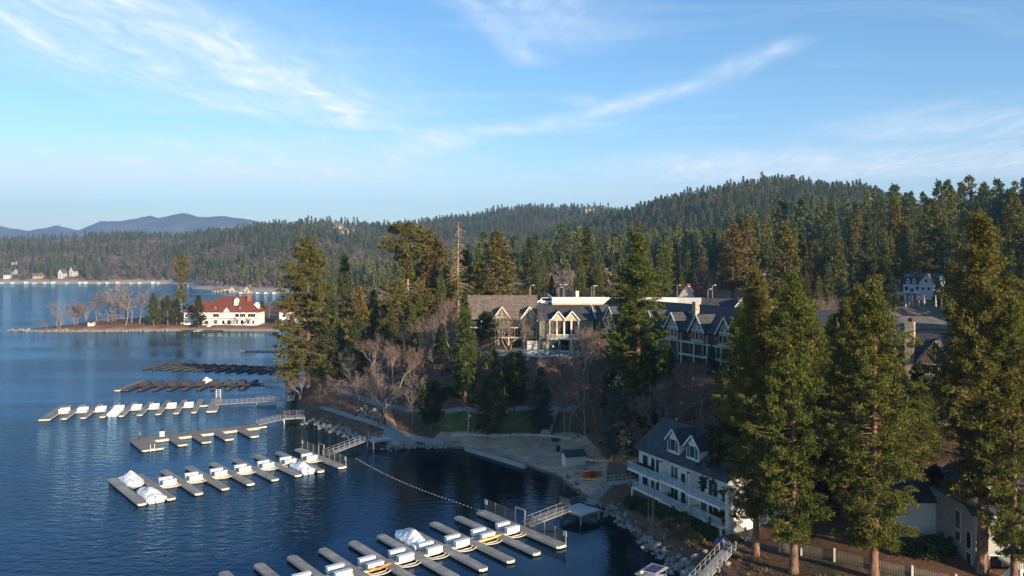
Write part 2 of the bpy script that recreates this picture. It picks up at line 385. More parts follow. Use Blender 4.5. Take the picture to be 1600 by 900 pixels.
def G(px, py, z=0.0):
    """the point at height z that the photograph shows at pixel px, py"""
    Y = F * (CAMH - z) / (py - HOR)
    return Vector(((px - 800.0) / F * Y, Y, z))
def R(px, d, z=0.0):
    """point in the direction of pixel column px, d survey units away"""
    Y = d * K
    return Vector(((px - 800.0) / F * Y, Y, z))
# ------------------------------------------------------------------ terrain
SHORE = [(30, 40), (27, 62), (23.5, 80), (20.7, 97), (17.8, 108.5), (15.5, 118.3), (14.2, 124.3), (10.8, 131.8), (8.1, 141.8), (2.4, 149.2), (-9.3, 162.7), (-13.5, 164.4), (-25.3, 162.7), (-31, 168.4),
         (-36.6, 175), (-43.4, 182.6), (-51, 191.6), (-56.5, 209), (-62, 224), (-65.3, 241.8), (-70, 266), (-78, 305), (-95, 373), (-118, 435), (-140, 465.6), (-195, 467.8), (-263, 458.8), (-292, 464), (-303, 468), (-300, 474), (-285, 486),
         (-275, 520), (-265, 560), (-240, 640), (-215, 740), (-200, 840), (-190, 930), (-240, 1030), (-342, 1160), (-480, 1290), (-575, 1405), (-680, 1640), (-820, 1853), (-1000, 1840), (-1216, 1853), (-1700, 1900), (-9000, 2400),
         (-9000, 30000), (30000, 30000), (30000, -400), (60, -400), (40, -50)]
SH = np.array(SHORE, float)
def shore_dist(x, y):
    """signed distance to the shoreline, positive on land"""
    x = np.asarray(x, float).ravel(); y = np.asarray(y, float).ravel()
    d = np.full(x.shape, 1e12); ins = np.zeros(x.shape, bool)
    n = len(SH)
    for i in range(n):
        ax, ay = SH[i]; bx, by = SH[(i + 1) % n]
        ex, ey = bx - ax, by - ay
        t = np.clip(((x - ax) * ex + (y - ay) * ey) / (ex * ex + ey * ey), 0, 1)
        d = np.minimum(d, (x - ax - t * ex) ** 2 + (y - ay - t * ey) ** 2)
        c = ((ay > y) != (by > y))
        if ey != 0:
            ins ^= c & (x < ax + (y - ay) * ex / ey)
    return np.where(ins, 1, -1) * np.sqrt(d)
CP = [  # pixel column, survey distance, ground height
    (900, 60, 1), (1100, 60, 2), (1300, 60, 3), (1700, 60, 4), (2000, 60, 5), (1100, 80, 2), (1250, 80, 3), (1400, 75, 3.5), (1600, 75, 4), (2000, 80, 8), (1100, 100, 3.2), (1060, 95, 2.6), (1180, 110, 5.5), (1300, 110, 8), (1500, 110, 11),
    (1700, 110, 12), (1000, 120, 2.6), (960, 125, 2.4), (930, 140, 2.4), (880, 140, 1.5), (850, 133, .9), (800, 146, 1.3), (750, 149, 1.4), (700, 150, 1.3), (655, 150, 1.3), (700, 153.5, 1.8), (760, 152, 1.6), (830, 150, 1.7), (700, 161, 4.8), (780, 161, 4.9), (850, 153, 2.0), (860, 162, 5.2), (640, 162, 4.8),
    (610, 152, 1.4), (600, 158, 2.6), (600, 168, 5.2), (570, 165, 3.0), (530, 176, 3.0), (530, 192, 5.2), (560, 180, 5.0), (480, 178, 1.2), (500, 187, 2.8), (760, 174, 12), (860, 171, 12.5), (700, 176, 11), (640, 180, 10), (940, 160, 9), (1000, 148, 9), (1060, 136, 11), (1085, 144, 15.5), (1150, 136, 15.5),
    (1250, 130, 13), (720, 164, 7.5), (750, 184, 14.6), (800, 178, 14.2), (860, 175, 13.6), (900, 178, 14.0), (860, 183, 14.7), (820, 184, 14.7), (940, 176, 15.4), (1000, 164, 15.6), (700, 194, 14.5), (800, 205, 16), (860, 190, 15.0), (900, 200, 16.5), (800, 240, 19), (900, 250, 24), (1000, 250, 25), (1100, 240, 26), (1200, 200, 22), (1300, 180, 20),
    (1000, 195, 17), (1060, 180, 17), (1440, 240, 26.5), (1440, 262, 28), (1600, 220, 28), (1600, 150, 17), (1420, 150, 15), (1420, 190, 20), (660, 225, 13.5), (600, 200, 8), (560, 205, 6), (520, 205, 4.5), (500, 215, 3), (540, 240, 7), (480, 226, 1.8), (500, 260, 3.5), (600, 260, 11), (560, 320, 7), (500, 340, 3.5), (470, 400, 3), (650, 300, 15),
    (430, 422, 2.5), (350, 422, 2.5), (290, 424, 2.6), (230, 422, 4), (160, 416, 4), (100, 412, 2.2), (40, 412, .7), (200, 470, 2.5), (350, 480, 3.5), (420, 600, 5), (450, 700, 6), (450, 480, 4), (550, 480, 8), (600, 600, 10), (520, 800, 5),
    (700, 420, 18), (800, 420, 22), (800, 700, 32), (1000, 400, 27), (1000, 600, 36), (1100, 320, 27), (1200, 330, 29), (1200, 480, 40), (1400, 330, 37), (1400, 480, 58), (1600, 330, 46), (1600, 480, 64), (1800, 330, 60), (2000, 300, 60),
    (1590, 650, 84), (1500, 660, 71), (1400, 700, 72), (1330, 780, 80), (1700, 620, 92), (1900, 600, 104), (1200, 620, 46), (1265, 800, 88), (1300, 620, 58),
    (1600, 1000, 82), (1450, 1000, 80), (1150, 800, 60), (1100, 900, 66), (1000, 900, 52), (900, 900, 45), (800, 1200, 45), (700, 900, 25), (600, 1000, 14), (500, 1200, 14), (600, 1500, 40), (800, 1700, 80),
    (1215, 1400, 192), (1160, 1400, 184), (1100, 1400, 170), (1050, 1420, 160), (980, 1500, 140), (930, 1500, 118), (1300, 1300, 166), (1350, 1200, 148), (1150, 1100, 118), (1250, 1050, 120), (1050, 1150, 100), (1000, 1300, 112), (1215, 1700, 150), (1500, 1600, 110),
    (835, 2500, 242), (800, 2500, 230), (760, 2500, 212), (870, 2450, 228), (940, 2300, 214), (1000, 2300, 190), (700, 2700, 196), (650, 2600, 180), (610, 2500, 168), (835, 2000, 140), (700, 2000, 110), (835, 3200, 150), (950, 1900, 140),
    (540, 2200, 156), (490, 2200, 157), (450, 2200, 157), (400, 2200, 148), (350, 2250, 136), (300, 2300, 126), (230, 2300, 120), (150, 2300, 116), (80, 2300, 110), (0, 2300, 104), (-200, 2300, 100), (-600, 2300, 100),
    (540, 1600, 70), (450, 1500, 58), (400, 1300, 20), (400, 1700, 85), (300, 1500, 14), (300, 1800, 55), (150, 1760, 18), (150, 2000, 62), (0, 1760, 16), (0, 2000, 58), (-300, 1900, 40), (350, 1120, 5), (420, 1050, 4), (430, 1200, 16), (480, 1150, 10),
    (0, 3200, 60), (400, 3200, 90), (800, 4500, 90), (1200, 3000, 100), (1600, 2500, 100), (0, 6000, 0), (800, 6000, 0), (1600, 6000, 0), (-600, 6000, 0), (2200, 3000, 80), (2200, 1200, 120)]
def warp(x, y):
    y = np.maximum(np.asarray(y, float), 20.0)
    return np.clip(np.asarray(x, float) / y * F / 100.0, -14, 14), np.log(y) * 5.0
_c = np.array(CP, float); _cy = _c[:, 1] * K; _cx = (_c[:, 0] - 800) / F * _cy
_u, _v = warp(_cx, _cy); _P = np.stack([_u, _v], 1); _val = _c[:, 2] / _cy
def _U(r2): return 0.5 * r2 * np.log(r2 + 1e-9)
_n = len(_P)
_A = np.zeros((_n + 3, _n + 3)); _A[:_n, :_n] = _U(((_P[:, None] - _P[None]) ** 2).sum(-1)) + np.eye(_n) * 0.01
_A[:_n, _n] = 1; _A[:_n, _n + 1:] = _P; _A[_n, :_n] = 1; _A[_n + 1:, :_n] = _P.T
_w = np.linalg.solve(_A, np.concatenate([_val, np.zeros(3)]))
def _hash(ix, iy):
    h = (ix.astype(np.int64) * 374761393 + iy.astype(np.int64) * 668265263) & 0x7fffffff
    h = ((h ^ (h >> 13)) * 1274126177) & 0x7fffffff
    return ((h ^ (h >> 16)) & 0xffff) / 65535.0
def vnoise(x, y):
    x = np.asarray(x, float); y = np.asarray(y, float)
    ix, iy = np.floor(x), np.floor(y); fx, fy = x - ix, y - iy
    fx = fx * fx * (3 - 2 * fx); fy = fy * fy * (3 - 2 * fy)
    a, b_, c_, d_ = _hash(ix, iy), _hash(ix + 1, iy), _hash(ix, iy + 1), _hash(ix + 1, iy + 1)
    return (a * (1 - fx) + b_ * fx) * (1 - fy) + (c_ * (1 - fx) + d_ * fx) * fy
def height(x, y):
    x = np.atleast_1d(np.asarray(x, float)).ravel(); y = np.atleast_1d(np.asarray(y, float)).ravel()
    u, v = warp(x, y); z = np.zeros(len(x))
    for s in range(0, len(x), 40000):
        q = np.stack([u[s:s + 40000], v[s:s + 40000]], 1)
        r2 = ((q ** 2).sum(1)[:, None] + (_P ** 2).sum(1)[None] - 2 * q @ _P.T).clip(0)
        z[s:s + 40000] = _U(r2) @ _w[:_n] + _w[_n] + q @ _w[_n + 1:]
    z *= np.maximum(y, 20)
    z = np.clip(z, 0.4, 300)
    z += (vnoise(x / 9, y / 9) - .5) * np.clip((y - 60) / 1200, 0.06, .8) + (vnoise(x / 90, y / 90) - .5) * np.clip((y - 420) / 60, 0, 16)
    z += 7.0 * np.clip((y - 950) / 500, 0, 1)
    d = shore_dist(x, y)
    land = np.minimum(np.maximum(z, .25), 0.05 + np.clip(d, 0, 1e9) * np.where(y > 450, .35, .62))
    return np.where(d > 0, land, np.maximum(-4.0, -.3 + d * .25))
def hz(x, y): return float(height([x], [y])[0])

AZ = np.radians(np.concatenate([np.linspace(-72, -36, 60, endpoint=False), np.linspace(-36, 36, 560, endpoint=False), np.linspace(36, 74, 90)]))
RR = np.exp(np.concatenate([np.linspace(math.log(38), math.log(85), 30, endpoint=False), np.linspace(math.log(85), math.log(330), 230, endpoint=False),
                            np.linspace(math.log(330), math.log(3400), 240, endpoint=False), np.linspace(math.log(3400), math.log(26000), 40)]))
_a, _r = np.meshgrid(AZ, RR)
gx, gy = (_r * np.sin(_a)).ravel(), (_r * np.cos(_a)).ravel()
gz = height(gx, gy)
na, nr = len(AZ), len(RR)
_i = (np.arange(nr - 1)[:, None] * na + np.arange(na - 1)[None]).ravel()
ground = bpy.data.objects.new('ground', np_mesh('ground', np.stack([gx, gy, gz], 1), np.stack([_i, _i + 1, _i + na + 1, _i + na], 1), 'forest_floor', True))
_d = shore_dist(gx, gy)
bank = np.where(gy > 1000, np.clip(1.3 - _d / 26, 0, 1), np.where(gy > 430, np.clip(.8 - _d / 6, 0, 1), 0)).astype(np.float32)
ground.data.attributes.new('bank', 'FLOAT', 'POINT').data.foreach_set('value', bank)
tag(link(ground), 'wooded ground and hills around the lake', kind='structure')
lake = mesh('lake_water', None, 'lake_water', [(-9000, -60, 0), (300, -60, 0), (300, 3200, 0), (-9000, 3200, 0)], [(0, 1, 2, 3)])
tag(lake, 'blue rippled lake water', kind='structure')

# far mountains: a real range about ten kilometres away
prof = [(-700, 356), (-300, 350), (-120, 356), (0, 352), (45, 359), (88, 350), (122, 359), (155, 347), (188, 346), (236, 334), (246, 338), (285, 330), (312, 336), (350, 335), (400, 343), (430, 348), (480, 351), (560, 356), (640, 360), (800, 366), (1100, 372), (1700, 376), (2300, 376)]
pxs = np.linspace(-700, 2300, 460); ridge_y = np.interp(pxs, [p[0] for p in prof], [p[1] for p in prof])
V = []; depth = np.linspace(7200, 12500, 34)
for j, dd in enumerate(depth):
    t = (dd - 7200) / (10200 - 7200)
    shape = min(1, t) ** 1.15 if t <= 1 else max(0, 1 - (t - 1) * 1.0)
    X = (pxs - 800) / F * dd
    top = CAMH + 10200 * (HOR - ridge_y) / F
    spur = (vnoise(X / 420 + dd / 900, np.full_like(X, dd / 700)) - .5) * 150 + (vnoise(X / 150, np.full_like(X, dd / 240)) - .5) * 60
    zz = top * shape + spur * (4 * min(1, t) * (1 - min(1, t)) if t <= 1 else .3) + (vnoise(X / 60, np.full_like(X, dd / 60.)) - .5) * 12
    V.append(np.stack([X, np.full_like(X, dd), np.maximum(zz, -5)], 1))
V = np.concatenate(V); nn = len(pxs)
_i = (np.arange(len(depth) - 1)[:, None] * nn + np.arange(nn - 1)[None]).ravel()
mt = bpy.data.objects.new('mountains', np_mesh('mountains', V, np.stack([_i, _i + 1, _i + nn + 1, _i + nn], 1), 'mountain_brush', True))
tag(link(mt), 'distant blue mountain range beyond the lake', kind='structure')
# ------------------------------------------------------------------ tree makers
def unit(a): return a / np.maximum(np.linalg.norm(a, axis=-1, keepdims=True), 1e-9)
def blades(P, Dr, n, L, W, rng, spread=1.0):
    m_ = len(P); P = np.repeat(P, n, 0)
    d = unit(np.repeat(Dr, n, 0) + rng.normal(size=(m_ * n, 3)) * spread)
    s = unit(np.cross(d, rng.normal(size=(m_ * n, 3))))
    l = L * rng.uniform(.6, 1.15, (m_ * n, 1)); w = W * rng.uniform(.7, 1.3, (m_ * n, 1)) * .5
    V = np.stack([P, P + d * l * .55 + s * w, P + d * l, P + d * l * .55 - s * w], 1).reshape(-1, 3)
    return V, np.arange(len(V)).reshape(-1, 4)
def tubes(paths, n=4):
    """paths: list of (points (k,3), radii (k))"""
    Vs, Qs, b = [], [], 0
    ang = np.arange(n) * 2 * np.pi / n
    for pts, rad in paths:
        pts = np.asarray(pts, float); k = len(pts)
        t = unit(np.gradient(pts, axis=0))
        ref = np.where(np.abs(t[:, 2:3]) < .9, np.array([[0, 0, 1.0]]), np.array([[1.0, 0, 0]]))
        u = unit(np.cross(t, ref)); w = np.cross(t, u)
        ring = pts[:, None] + (u[:, None] * np.cos(ang)[None, :, None] + w[:, None] * np.sin(ang)[None, :, None]) * np.asarray(rad)[:, None, None]
        Vs.append(ring.reshape(-1, 3))
        i, j = np.meshgrid(np.arange(k - 1), np.arange(n), indexing='ij'); j2 = (j + 1) % n
        Qs.append(np.stack([b + i * n + j, b + i * n + j2, b + (i + 1) * n + j2, b + (i + 1) * n + j], -1).reshape(-1, 4)); b += k * n
    return np.concatenate(Vs), np.concatenate(Qs)
def join(parts):
    V, Q, b = [], [], 0
    for v, q in parts:
        V.append(v); Q.append(q + b); b += len(v)
    return np.concatenate(V), np.concatenate(Q)
def conifer(h, base, rmax, seed, prof='cone', whorl=.8, per=5, tuft=5, nb=10, bl=.6, bw=.16, mat='pine_needles', bark='pine_bark', lean=.012, clump=.5, trunk_r=None, drop=0.0, upper=.35, spread=1.0, gap=0.1, puff=0, pr=.38, rough=(.55, 1.18)):
    """returns trunk mesh and crown mesh of one conifer; h height, base bare trunk, rmax widest limb"""
    rng = np.random.default_rng(seed)
    tr = trunk_r or h * .0135
    zs = np.linspace(-.6, h, 14)
    bend = np.cumsum(rng.normal(size=(14, 2)) * lean * h / 14, 0); bend -= bend[0]
    tp = np.column_stack([bend[:, 0], bend[:, 1], zs])
    paths = [(tp, tr * np.clip(1 - zs / h, 0, 1) ** .8 * (1 + .35 * np.exp(-np.clip(zs, 0, 9) / .8)) + .03)]
    C, Dv = [], []
    z = base
    while z < h - .25:
        t = (z - base) / (h - base)
        if prof == 'cone': R0 = rmax * (1 - t) ** .8 * (.55 + .45 * min(1, t * 6))
        elif prof == 'pine': R0 = rmax * (min(1, (t + .06) * 2.6) ** .6) * max(.06, 1 - t ** 1.9) ** .85 * (.8 + .2 * math.sin(t * 17 + seed))
        elif prof == 'round': R0 = rmax * math.sqrt(max(.02, 1 - (2 * t - .85) ** 2 / 1.4))
        elif prof == 'flat': R0 = rmax * (.55 + .45 * math.sin(t * 9 + 1)) * (1 - t ** 6 * .45)
        elif prof == 'wide': R0 = rmax * (1 - t) ** .62 * (.72 + .28 * min(1, t * 4))
        cx = np.array([np.interp(z, zs, tp[:, 0]), np.interp(z, zs, tp[:, 1]), z])
        for k in range(max(2, int(per * (1 - .4 * t) + rng.uniform(0, 1)))):
            if rng.random() < gap: continue
            az = rng.uniform(0, 2 * np.pi); R1 = R0 * rng.uniform(*rough)
            el = -.22 + upper * t * 2.2 + rng.normal() * .12 - drop
            d = np.array([math.cos(az) * math.cos(el), math.sin(az) * math.cos(el), math.sin(el)])
            q = np.linspace(0, 1, 5)[:, None]
            br = cx + d * R1 * q + np.array([0, 0, 1.0]) * R1 * (.22 * q ** 2 - .10 * q)
            if R1 > .7: paths.append((br, (tr * .16 * (1 - t) + .022) * (1 - .8 * q[:, 0])))
            nt = max(2, int(tuft * (.35 + R1 / rmax)))
            s = rng.uniform(.25, 1.0, nt) ** .75
            pos = np.stack([np.interp(s, q[:, 0], br[:, i]) for i in range(3)], 1)
            side = np.cross(d, [0, 0, 1.0]); lat = rng.normal(size=(nt, 1)) * (.06 + .20 * R1 * (1.12 - s[:, None]))
            pos = pos + side * lat + rng.normal(size=(nt, 3)) * clump * .35
            if puff:      # needles gathered in separate puffs with air between them
                dv_ = np.repeat(unit(d * .5 + np.array([0, 0, .6]))[None], nt * puff, 0); pos = np.repeat(pos, puff, 0) + unit(rng.normal(size=(nt * puff, 3))) * pr * rng.uniform(.3, 1, (nt * puff, 1)) * np.array([1, 1, .7])
                C.append(pos); Dv.append(dv_); continue
            C.append(pos); Dv.append(unit(d * .6 + side * lat * .4 / max(.3, R1) + np.array([0, 0, .55])))
        z += whorl * rng.uniform(.7, 1.3) * (1 - .35 * t)
    top = np.column_stack([np.full(6, tp[-1, 0]), np.full(6, tp[-1, 1]), h - np.linspace(0, 1.0, 6)])
    C.append(top); Dv.append(np.tile([0, 0, 1.0], (6, 1)))
    C, Dv = np.concatenate(C), np.concatenate(Dv)
    cv, cq = blades(C, Dv, nb, bl, bw, rng, spread)
    tv, tq = tubes(paths, 5)
    return np_mesh('trunk', tv, tq, bark, True), np_mesh('crown', cv, cq, mat)
def bare_tree(h, seed, spreadf=.5, stems=1, mat='bare_twigs', bark='grey_bark', twigw=.035, levels=5, density=3, twist=.35, tr=None):
    """leafless broadleaf tree: limbs as tubes, the finest twigs as slivers"""
    rng = np.random.default_rng(seed); paths, fine = [], []
    def grow(p, d, L, r, lv):
        k = 5; pts = [p]; dd = d
        for i in range(k - 1):
            dd = unit(dd + rng.normal(size=3) * twist * .35 + np.array([0, 0, .05])); pts.append(pts[-1] + dd * L / (k - 1))
        pts = np.array(pts)
        if lv < levels - 1: paths.append((pts, np.linspace(r, r * .55, k)))
        else: fine.append(pts)
        if lv >= levels: return
        nch = density + (1 if rng.random() < .5 else 0)
        for c in range(nch):
            f = rng.uniform(.35, 1.0) if c else 1.0
            p2 = np.array([np.interp(f, np.linspace(0, 1, k), pts[:, i]) for i in range(3)])
            nd = unit(dd + rng.normal(size=3) * spreadf + np.array([0, 0, .10]))
            grow(p2, nd, L * rng.uniform(.55, .8), r * .5, lv + 1)
    tr = tr or h * .016
    for s in range(stems):
        a = rng.uniform(0, 6.28); o = np.array([math.cos(a), math.sin(a), 0]) * (.35 if stems > 1 else 0)
        grow(o - np.array([0, 0, .4]), unit(np.array([math.cos(a) * .25 * (stems > 1), math.sin(a) * .25 * (stems > 1), 1.0])), h * .36, tr, 0)
    tv, tq = tubes(paths, 4)
    a = np.array(fine); P0, P1 = a[:, 0], a[:, -1]; mid = a[:, 2]
    s = unit(np.cross(P1 - P0, rng.normal(size=P0.shape))) * twigw * .5
    cv = np.stack([P0 - s * .6, mid + s, P1, mid - s], 1).reshape(-1, 3)
    return np_mesh('trunk', tv, tq, bark, True), np_mesh('crown', cv, np.arange(len(cv)).reshape(-1, 4), mat)
_used_tree = {}
def plant(name, meshes, loc, label, cat='tree', group=None, s=1.0, rz=0.0, sx=None):
    o = thing(name, loc, rz, label, cat, group); o.scale = ((sx or s), (sx or s), s)
    for nm, me in zip(('trunk', 'crown'), meshes):
        link(bpy.data.objects.new(nm, me), o)
    return o
# ------------------------------------------------------------------ wooded hills: nearest trees one by one, the mass beyond as stuff
CLEAR = []      # (x, y, radius) kept free of trees: buildings and their yards
def clear(p, r): CLEAR.append((p[0], p[1], r))
for px_, d_, r_ in [(1440, 246, 19), (1430, 225, 18), (1415, 205, 18), (1420, 180, 16), (1420, 160, 18), (1445, 150, 16), (1500, 285, 9), (1496, 265, 9), (1080, 265, 9), (1000, 235, 34), (900, 235, 30), (1100, 215, 24), (1570, 165, 16), (1590, 150, 15), (1250, 165, 14), (1185, 190, 14), (1180, 240, 12)]:
    clear(R(px_, d_), r_)
HOUSES = [  # pixel column, distance, width, depth, wall height, roof rise, turn, wall, roof
    (12, 1672, 15, 11, 9, 6, .25, 'white_siding', 'roof_slate'), (22, 1730, 11, 10, 9, 6, -.3, 'grey_siding', 'roof_slate'), (60, 1668, 22, 10, 6, 6, .1, 'tan_stucco', 'roof_brown'), (98, 1670, 18, 12, 11, 9, 1.45, 'white_siding', 'roof_brown'), (115, 1680, 15, 12, 12, 10, 1.3, 'white_siding', 'roof_slate'),
    (22, 1900, 12, 9, 8, 5, .2, 'white_siding', 'roof_slate'), (340, 1085, 13, 9, 7, 4, .1, 'tan_stucco', 'roof_brown'), (366, 1070, 16, 10, 8, 6, 1.5, 'tan_stucco', 'roof_tan'), (389, 1062, 16, 10, 8, 6, 1.5, 'tan_stucco', 'roof_tan'), (355, 1100, 9, 9, 9, 5, .3, 'cream_trim', 'roof_brown'),
    (287, 1330, 17, 10, 7, 5, .2, 'tan_stucco', 'roof_brown'), (528, 2080, 30, 16, 12, 8, .3, 'tan_stucco', 'roof_tan'), (535, 1880, 32, 16, 13, 7, -.1, 'tan_stucco', 'roof_tan'), (551, 2050, 14, 12, 12, 7, .8, 'white_siding', 'roof_brown'), (918, 2250, 44, 16, 12, 7, .1, 'tan_stucco', 'roof_brown')]
for hx in HOUSES:
    p_ = R(hx[0], hx[1]); clear(p_, 14 + hx[2] * .5); clear(p_ * (1 - 24 / p_.y), 16 + hx[2] * .4); clear(p_ * (1 - 50 / p_.y), 12 + hx[2] * .3)
cl = np.array(CLEAR)
rngF = np.random.default_rng(11)
pts = []
for y0, y1, cell in ((120, 560, 8.2), (560, 1100, 9.5), (1100, 2000, 9.8), (2000, 3900, 13.0)):
    xs = np.arange(-1.15 * y1, 1.2 * y1, cell); ys = np.arange(y0, y1, cell)
    a_, b_ = np.meshgrid(xs, ys); a_ = a_.ravel() + rngF.uniform(-.45, .45, a_.size) * cell; b_ = b_.ravel() + rngF.uniform(-.45, .45, b_.size) * cell
    pc = a_ / b_ * F + 800
    k = (pc > -420) & (pc < 2150)
    k &= np.where(pc > 1640, b_ > 150, np.where(pc > 1150, b_ > 228, b_ > 292))
    k &= ~((pc < 462) & (b_ < 800)) & ~((pc < 560) & (b_ < 420)) & ~((pc < 650) & (b_ < 330))
    pts.append(np.column_stack([a_[k], b_[k]]))
pts = np.concatenate(pts)
sd = shore_dist(pts[:, 0], pts[:, 1]); pts = pts[sd > np.where(pts[:, 1] > 1000, 16, 6)]
ok = np.ones(len(pts), bool)
for x_, y_, r_ in cl: ok &= (pts[:, 0] - x_) ** 2 + (pts[:, 1] - y_) ** 2 > r_ * r_
pts = pts[ok]; hgt_ = height(pts[:, 0], pts[:, 1])
pc = pts[:, 0] / pts[:, 1] * F + 800
nz = vnoise(pts[:, 0] / 130, pts[:, 1] / 130) * .6 + vnoise(pts[:, 0] / 45 + 9, pts[:, 1] / 45) * .4
bare = (nz > np.where(pc < 620, .46, np.where(pc < 960, .54, .60))) & (rngF.random(len(pts)) < .72)
bare |= (np.abs(pc - 835) < 40) & (pts[:, 1] > 2600) & (rngF.random(len(pts)) < .6)
bare |= (np.abs(pc - 1265) < 60) & (np.abs(pts[:, 1] - 890) < 70)
scl = np.where(bare, rngF.uniform(.75, 1.2, len(pts)), rngF.choice([.45, .62, .8, .95, 1.15, 1.4], len(pts)) * rngF.uniform(.85, 1.15, len(pts)) * (.8 + .4 * vnoise(pts[:, 0] / 70, pts[:, 1] / 70 + 5)))
near = np.where(pc < 740, pts[:, 1] < 760, np.where(pc < 1150, pts[:, 1] < 520, pts[:, 1] < 330))
scl = np.where(near & ~bare, scl * np.where(pc < 740, .55, np.where(pc < 1150, .55, .8)), scl)
thin = rngF.random(len(pts)) < np.where(near, np.where(pc < 740, .38, np.where(pc < 1150, .34, .55)), np.where(pts[:, 1] < 800, .66, 1.0))
pts, hgt_, pc, bare, scl = pts[thin], hgt_[thin], pc[thin], bare[thin], scl[thin]
order = np.argsort(pts[:, 1]); pts, hgt_, pc, bare, scl = pts[order], hgt_[order], pc[order], bare[order], scl[order]
inview = (pc > 470) & (pc < 1640)
single = np.zeros(len(pts), bool)
single[np.where(inview & ~bare)[0][:270]] = True
single[np.where(inview & bare)[0][:40]] = True
mids = [conifer(27, 3.0 + i, (4.2, 4.8, 3.6, 4.4, 5.2)[i], 50 + i, ('cone', 'pine', 'cone', 'wide', 'cone')[i], 1.2, 7, 5, 7, 1.05, .34, ('pine_needles', 'fir_needles', 'old_pine_needles', 'far_needles', 'cedar_needles')[i], clump=.9, gap=.12) for i in range(5)]
midb = [bare_tree(15, 70 + i, .55, 1, 'pale_twigs' if i else 'bare_twigs', twigw=.12, levels=4, density=4) for i in range(2)]
ZONES = ((740, 'beyond the cove behind the headland pines'), (960, 'behind the sunlit lodge wing and lobby'), (1090, 'behind the parking deck lamps'), (1200, 'behind the entrance house'), (1300, 'on the slope above the parked cars'), (1390, 'on the slope toward the flagpole'), (1490, 'on the slope behind the hillside house'), (1640, 'on the slope past the grey cabin'))
KINDS_ = ('pointed yellowish conifer', 'dark full pine', 'slim olive fir', 'broad green fir', 'bright green conifer')
made = {}
for i in np.where(single)[0]:
    x_, y_ = pts[i]; loc = (x_, y_, hgt_[i] - .3); zn = next(t for q, t in ZONES if pc[i] < q); row = 'low down' if y_ < 330 else 'halfway up' if y_ < 420 else 'higher up'
    if bare[i]:
        o_ = plant('bare_tree', midb[i % 2], loc, 'leafless %s tree %s' % (('grey', 'pale brown')[i % 2], zn), 'tree', 'bare trees ' + zn, scl[i], i * 1.7)
    else:
        sz = 'short' if scl[i] < .62 else 'middling' if scl[i] < .95 else 'tall'
        o_ = plant('hillside_conifer', mids[i % 5], loc, '%s %s %s %s' % (sz, KINDS_[i % 5], row, zn), 'tree', 'conifers ' + zn, scl[i] * .78, i * 2.3)
    made.setdefault(o_['label'], []).append((pc[i], o_))
for lab_, os_ in made.items():          # neighbours of one look are told apart by their order along the slope
    if len(os_) > 1:
        for k_, (_, o_) in enumerate(sorted(os_, key=lambda t: t[0])[:14]): o_['label'] = lab_ + ', %s from west' % ORD[k_]
src = bpy.data.collections.new('forest_sources')          # never linked to the scene: only instanced by the forest below
def src_obj(nm, meshes):
    v, q, mi, b = [], [], [], 0
    me = bpy.data.meshes.new(nm)
    for j, m_ in enumerate(meshes):
        n_ = len(m_.vertices); a = np.empty(n_ * 3, np.float32); m_.vertices.foreach_get('co', a); v.append(a.reshape(-1, 3))
        l_ = np.empty(len(m_.loops), np.int32); m_.loops.foreach_get('vertex_index', l_); q.append(l_.reshape(-1, 4) + b); mi += [j] * (len(l_) // 4); b += n_
    full = np_mesh(nm, np.concatenate(v), np.concatenate(q), 'far_needles'); full.materials.clear()
    for m_ in meshes: full.materials.append(m_.materials[0])
    full.polygons.foreach_set('material_index', mi)
    o = bpy.data.objects.new(nm, full); src.objects.link(o)
for i in range(5):
    src_obj('forest_%d_conifer' % i, conifer(26, 2.0, (4.4, 5.0, 3.8, 5.2, 4.4)[i], 90 + i, ('cone', 'wide', 'cone', 'wide', 'pine')[i], 1.9, 6, 2, 5, 2.0, .72, 'far_needles', clump=1.2, gap=.1))
for i in range(2):
    src_obj('forest_%d_bare' % (5 + i), bare_tree(14, 110 + i, .6, 1, 'bare_far_twigs', twigw=.8, levels=3, density=5))
f = ~single
fm = bpy.data.meshes.new('forest_points'); P_ = np.column_stack([pts[f], hgt_[f] - .4]).astype(np.float32)
fm.vertices.add(len(P_)); fm.vertices.foreach_set('co', P_.ravel())
fm.attributes.new('size', 'FLOAT', 'POINT').data.foreach_set('value', (scl[f] * np.interp(pts[f][:, 1], [400, 900, 1400, 2600], [1.0, .85, .70, .78])).astype(np.float32))
fm.attributes.new('turn', 'FLOAT', 'POINT').data.foreach_set('value', rngF.uniform(0, 6.28, len(P_)).astype(np.float32))
fm.attributes.new('kindex', 'INT', 'POINT').data.foreach_set('value', np.where(bare[f], rngF.integers(5, 7, len(P_)), rngF.integers(0, 5, len(P_))).astype(np.int32))
forest = tag(link(bpy.data.objects.new('forest', fm)), 'dense mixed wood covering the far hills and shores', 'forest', kind='stuff')
ng = bpy.data.node_groups.new('scatter_forest', 'GeometryNodeTree')
ng.interface.new_socket('Geometry', in_out='INPUT', socket_type='NodeSocketGeometry'); ng.interface.new_socket('Geometry', in_out='OUTPUT', socket_type='NodeSocketGeometry')
gi, go = ng.nodes.new('NodeGroupInput'), ng.nodes.new('NodeGroupOutput')
ci = ng.nodes.new('GeometryNodeCollectionInfo'); ci.inputs[0].default_value = src; ci.inputs[1].default_value = True; ci.inputs[2].default_value = True
ip = ng.nodes.new('GeometryNodeInstanceOnPoints'); ip.inputs['Pick Instance'].default_value = True
def nattr(nm, t):
    n_ = ng.nodes.new('GeometryNodeInputNamedAttribute'); n_.data_type = t; n_.inputs[0].default_value = nm
    return next(s for s in n_.outputs if s.enabled and s.name == 'Attribute')
cx_ = ng.nodes.new('ShaderNodeCombineXYZ'); L_ = ng.links.new
